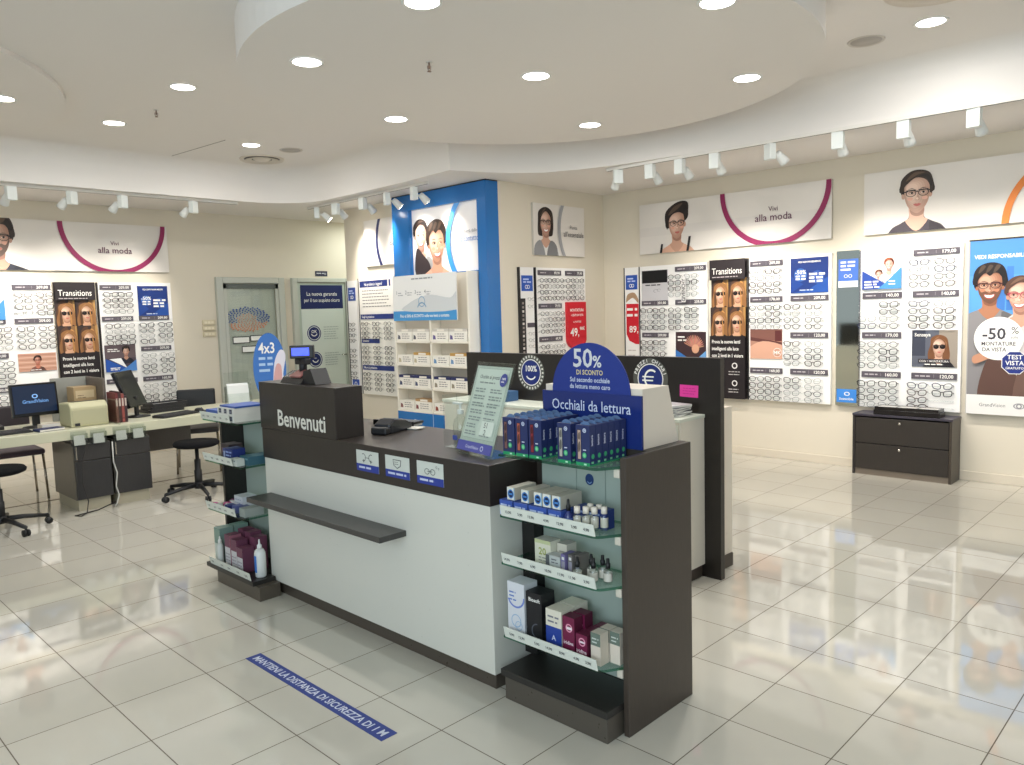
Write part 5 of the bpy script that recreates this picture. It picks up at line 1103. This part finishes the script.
def monitor(label, loc, rz, w, h, tilt, logo):
    o = thing('computer_monitor', label, 'monitor', loc, rz)
    obj('foot', MB().lathe([(.11, 0), (.11, .008), (.03, .018), (.03, .02)], BKC, n=24), o); obj('neck', MB().box(-.03, .03, .0, .025, .015, .2, BKC), o, bevel=.005)
    m = MB(); m.box(-w/2, w/2, -.02, .015, 0, h, (20, 20, 22), 'gloss'); b_ = obj('screen_case', m, o, bevel=.006, loc=(0, 0, .10), rot=(-tilt, 0, 0))
    m = MB(); m.box(-w/2+.018, w/2-.018, -.0215, -.0205, .03, h-.018, (18, 28, 46) if logo else (16, 16, 18), 'screen' if logo else 'gloss')
    if logo:
        p = Print(m, -w/2+.02, .03, w/2-.02, h-.02, -.0216, 'screen'); p.ring(w*.45, h*.5, .024, .015, (110, 150, 196), n=20, ey=.8); p.text('GrandVision', w*.45, h*.3, .042, (84, 122, 168), 'c', True)
    obj('display', m, b_)
monitor('black monitor showing a dark blue logo screen at the left desk', (1.93, 7.78, .7225), .12, .38, .29, .12, True)
monitor('black tilted monitor turned away beside the red folders', (2.77, 7.72, .7225), math.atan2(-.66, .75)+PI/2, .40, .36, .38, False)
def keyboard(label, loc, rz):
    o = thing('keyboard', label, 'keyboard', loc, rz); obj('body', MB().prismx([(-.075, 0), (.075, 0), (.075, .024), (-.075, .012)], -.21, .21, (30, 30, 33)), o, bevel=.003)
    m = MB()
    for r_ in range(5):
        for c in range(14): m.box(-.2+.0285*c, -.176+.0285*c, -.066+.027*r_, -.043+.027*r_, .014+.002*r_, .02+.002*r_, (52, 52, 56))
    k = obj('keys', m, o); k['kind'] = 'stuff'
keyboard('black keyboard in front of the logo monitor', (1.60, 7.50, .7225), .1); keyboard('black keyboard in front of the turned monitor', (3.02, 7.46, .7225), .35)
for lb, x, y in (('black computer mouse on its pad on the right half of the desk', 3.30, 7.58),):
    o = tag(obj('mouse_pad', MB().lathe([(.11, 0), (.11, .004)], (38, 38, 44), n=28), loc=(x, y, .7225)), 'dark round mouse pad on the right half of the desk', 'mouse pad')
    o = thing('computer_mouse', lb, 'mouse', (x, y, .727), .5); m = MB(); n = 16
    m.lathe([(.03, 0), (.032, .008), (.028, .022), (.014, .032), (.001, .034)], BKC, n=18); k = obj('shell', m, o); k.scale = (.95, 1.6, 1); obj('wheel', MB().cyl((-.004, -.028, .03), (.004, -.028, .03), .007, (80, 80, 84), n=10), o)
o = thing('printer', 'cream box-shaped printer on the desk next to the logo monitor', 'printer', (2.10, 7.42, .7225), 0); PC = (192, 188, 152)
obj('body', MB().prismx([(0, 0), (.32, 0), (.32, .20), (.05, .215), (0, .17)], 0, .31, PC), o, bevel=.012); obj('paper_slot', MB().prismx([(.09, .2135), (.2, .2085), (.2, .212), (.09, .217)], .05, .26, (84, 82, 70)), o); obj('front_panel', MB().box(.015, .295, -.004, .0, .02, .15, (182, 178, 146)), o, bevel=.003); obj('badge', MB().box(.03, .07, -.006, -.0035, .01, .035, (40, 40, 44)), o)
o = carton('archive_box', (2.25, 7.80, .7225), .19, .2, .32, (176, 150, 112), lambda p: (p.rect(.015, .22, .17, .29, (206, 186, 150)), p.lines(.03, .1, .24, 2, .02, .006, (120, 100, 80), 2)), 'tan cardboard box behind the cream printer', 'box', rz=0)
for k in range(4):
    m = MB(); m.box(0, .022, 0, .22, 0, (.27, .28, .26, .24)[k], [(112, 44, 48), (70, 44, 44), (150, 76, 70), (60, 40, 46)][k]); p = Print(m, 0, 0, .022, .28, 0); p.rect(.004, .15, .018, .22, (206, 190, 180)); p.ring(.011, .04, .007, .004, (30, 26, 28), n=10)
    tag(obj('ring_binder', m, loc=(2.468+.025*k, 7.40, .7225)), 'dark red binder right of the divider, %s from the left' % ORD[k], 'binder', 'binders beside the divider')
for k in range(3):
    m = MB(); c = (30, 30, 34); m.box(0, .36, 0, .22, 0, .006, c); m.box(0, .36, 0, .008, .006, .03, c); m.box(0, .36, .212, .22, .006, .03, c); m.box(0, .008, 0, .22, .006, .03, c); m.box(.352, .36, 0, .22, .006, .03, c); m.box(.012, .348, .012, .208, .006, .012, (190, 188, 184))
    tag(obj('work_tray', m, loc=(2.92+.02*k, 7.84, .7225+.0305*k), rot=(0, 0, .1)), 'flat black tray in the stack at the desk back, %s from the bottom' % ORD[k], 'tray', 'stacked black trays on the desk')
for k, (x, y, w, d, h, c, lb) in enumerate(((1.84, 7.36, .2, .13, .02, (38, 46, 86), 'navy booklet lying before the logo monitor'), (1.90, 7.52, .15, .08, .045, (206, 196, 180), 'small pile of white cards beside the navy booklet'))):
    m = MB(); m.box(0, w, 0, d, 0, h, c); m.box(.004, w+.001, -.001, d-.004, .003, h-.003, (224, 220, 212)); tag(obj('booklet', m, loc=(x, y, .7225), rot=(0, 0, .15)), lb, 'booklet')
o = thing('desk_phone', 'dark desk telephone at the left photo edge on the desk', 'telephone', (1.50, 7.80, .7225), .2)
obj('base', MB().prismx([(0, 0), (.2, 0), (.2, .08), (0, .03)], 0, .2, BKC), o, bevel=.006); obj('handset', MB().tube([(.035, .02, .06), (.035, .1, .085), (.035, .18, .105)], [.026, .016, .026], (34, 34, 38), n=10), o); obj('keypad', MB().prismx([(.03, .0385), (.16, .071), (.16, .073), (.03, .041)], .08, .18, (70, 72, 78)), o)

# visitors' chairs and rolling stools
def visitor_chair(label, loc, rz, seatc, backc):
    o = thing('visitor_chair', label, 'chair', loc, rz, 'visitor chairs behind the desk'); CH = (170, 160, 146)
    obj('seat', MB().box(-.22, .22, -.22, .22, .42, .475, seatc, 'paint'), o, bevel=.02)
    obj('backrest', MB().prismx([(.19, .60), (.225, .60), (.255, .86), (.22, .86)], -.2, .2, backc), o, bevel=.015)
    for sx in (-1, 1):
        for sy in (-1, 1): obj('leg', MB().tube([(sx*.2, sy*.2, .42), (sx*.215, sy*.215, .0)], .011, CH, 'metal', 10), o)
        obj('back_upright', MB().tube([(sx*.2, .2, .42), (sx*.195, .215, .62)], .011, CH, 'metal', 10), o)
visitor_chair('chrome-legged visitor chair with a black back, behind the right half of the desk', (3.60, 8.34, 0), math.radians(-25), (62, 58, 60), (18, 18, 20))
visitor_chair('chrome-legged visitor chair with a plum seat, behind the left half of the desk', (1.86, 8.37, 0), math.radians(-2), (78, 62, 72), (52, 44, 48))
def stool(label, loc, rz):
    o = thing('rolling_stool', label, 'stool', loc, rz, 'black rolling stools')
    obj('seat', MB().lathe([(.17, .462), (.2, .475), (.205, .495), (.19, .512), (.1, .518), (.001, .518)], (22, 22, 24), 'fabric', n=32), o)
    obj('seat_plate', MB().lathe([(.02, .44), (.12, .455), (.16, .465)], BKC, n=20), o)
    obj('gas_lift', MB().lathe([(.034, .09), (.034, .24), (.028, .245), (.028, .34), (.017, .345), (.017, .46)], (24, 24, 26), n=18), o)
    obj('hub', MB().lathe([(.04, .07), (.045, .08), (.045, .12), (.03, .13)], BKC, n=18), o)
    for k in range(5):
        a = 2*PI*k/5; c, s_ = math.cos(a), math.sin(a)
        ar = obj('base_arm', MB().tube([(.03*c, .03*s_, .10), (.16*c, .16*s_, .095), (.33*c, .33*s_, .07)], [.022, .019, .015], BKC, n=8), o)
        m = MB()
        for e in (-1, 1): m.cyl((.33*c-s_*.006*e, .33*s_+c*.006*e, .027), (.33*c-s_*.022*e, .33*s_+c*.022*e, .027), .027, (18, 18, 20), n=16)
        m.cyl((.33*c, .33*s_, .03), (.33*c, .33*s_, .075), .009, BKC, n=8); obj('castor', m, ar)
stool('black round rolling stool in front of the right half of the desk', (3.03, 7.07, 0), .75); stool('black round rolling stool at the left photo edge', (1.46, 7.12, 0), -.03)
# counter-top totem and holder at the far desk end
o = thing('totem_sign', 'blue egg-shaped 4x3 cardboard sign at the far end of the desk', 'sign', (3.98, 7.74, .7225), -.25)
m = MB(); n = 40; m.prism([(.2+.2*math.cos(2*PI*k/n), .37+.375*math.sin(2*PI*k/n)) if not (2*PI*k/n > PI*1.28 and 2*PI*k/n < PI*1.72) else (.2+.2*math.cos(2*PI*k/n), .078) for k in range(n)], -.01, 0, (54, 110, 186))
p = Print(m, 0, 0, .4, .75, -.01); p.text('4x3', .17, .53, .16, WHITE, 'c', True, sx=.85); p.lines(.07, .25, .46, 3, .065, .028, (170, 198, 230), 4)
p.blob([(.24, .12), (.36, .12), (.36, .3), (.4, .5), (.34, .56), (.27, .46), (.24, .3)], (216, 214, 226)); p.blob([(.24, .22), (.33, .2), (.34, .38), (.28, .4)], (206, 160, 160)); p.rect(.22, .09, .36, .16, (226, 226, 226)); obj('panel', m, o); o.scale = (.87, 1, 1)
obj('stand', MB().prism([(.12, 0), (.30, 0), (.30, .12), (.12, .12)], -.004, .10, (44, 96, 170)), o)
o = thing('brochure_holder', 'clear brochure holder with white leaflets at the far end of the desk', 'holder', (3.70, 7.80, .7225), -.2)
m = MB(); m.box(0, .26, .1, .103, 0, .34, (220, 226, 222), 'clear'); m.box(0, .003, 0, .1, 0, .26, (220, 226, 222), 'clear'); m.box(.257, .26, 0, .1, 0, .26, (220, 226, 222), 'clear'); m.box(0, .26, 0, .003, 0, .12, (220, 226, 222), 'clear'); m.box(0, .26, 0, .103, 0, .003, (220, 226, 222), 'clear'); obj('acrylic_case', m, o)
obj('leaflets', MB().prismx([(.02, .004), (.09, .004), (.09, .22), (.06, .2)], .02, .24, (222, 224, 222)), o)
carton('white_box', (3.80, 7.97, .7225), .16, .1, .16, (206, 208, 202), lambda p: p.lines(.02, .14, .1, 3, .03, .008, (150, 156, 160), 3), 'white box behind the brochure holder at the far desk end', rz=-.2)
# cables under the desk, floor joint strip
m = MB(); m.tube(smooth3 if False else [(2.17, 7.26, .585), (2.11, 7.24, .45), (2.10, 7.23, .25), (2.13, 7.22, .1), (2.10, 7.18, .008), (2.03, 7.10, .008), (2.0, 7.16, .008), (2.2, 7.22, .008), (2.36, 7.235, .05)], .005, (40, 36, 34), n=6); tag(obj('power_cable', m), 'black cable hanging before the left desk pedestal onto the floor', 'cable')
m = MB(); m.tube([(2.372, 7.27, .58), (2.368, 7.262, .4), (2.392, 7.262, .3), (2.375, 7.262, .18), (2.395, 7.262, .1), (2.37, 7.255, .03), (2.35, 7.25, .006)], .006, (206, 204, 196), n=6); tag(obj('power_cable', m), 'white cable hanging between the two desk pedestals', 'cable')
struct('floor_strip', MB().box(-3, 4.35, 8.005, 8.03, .0, .003, (120, 104, 96), 'metal'))
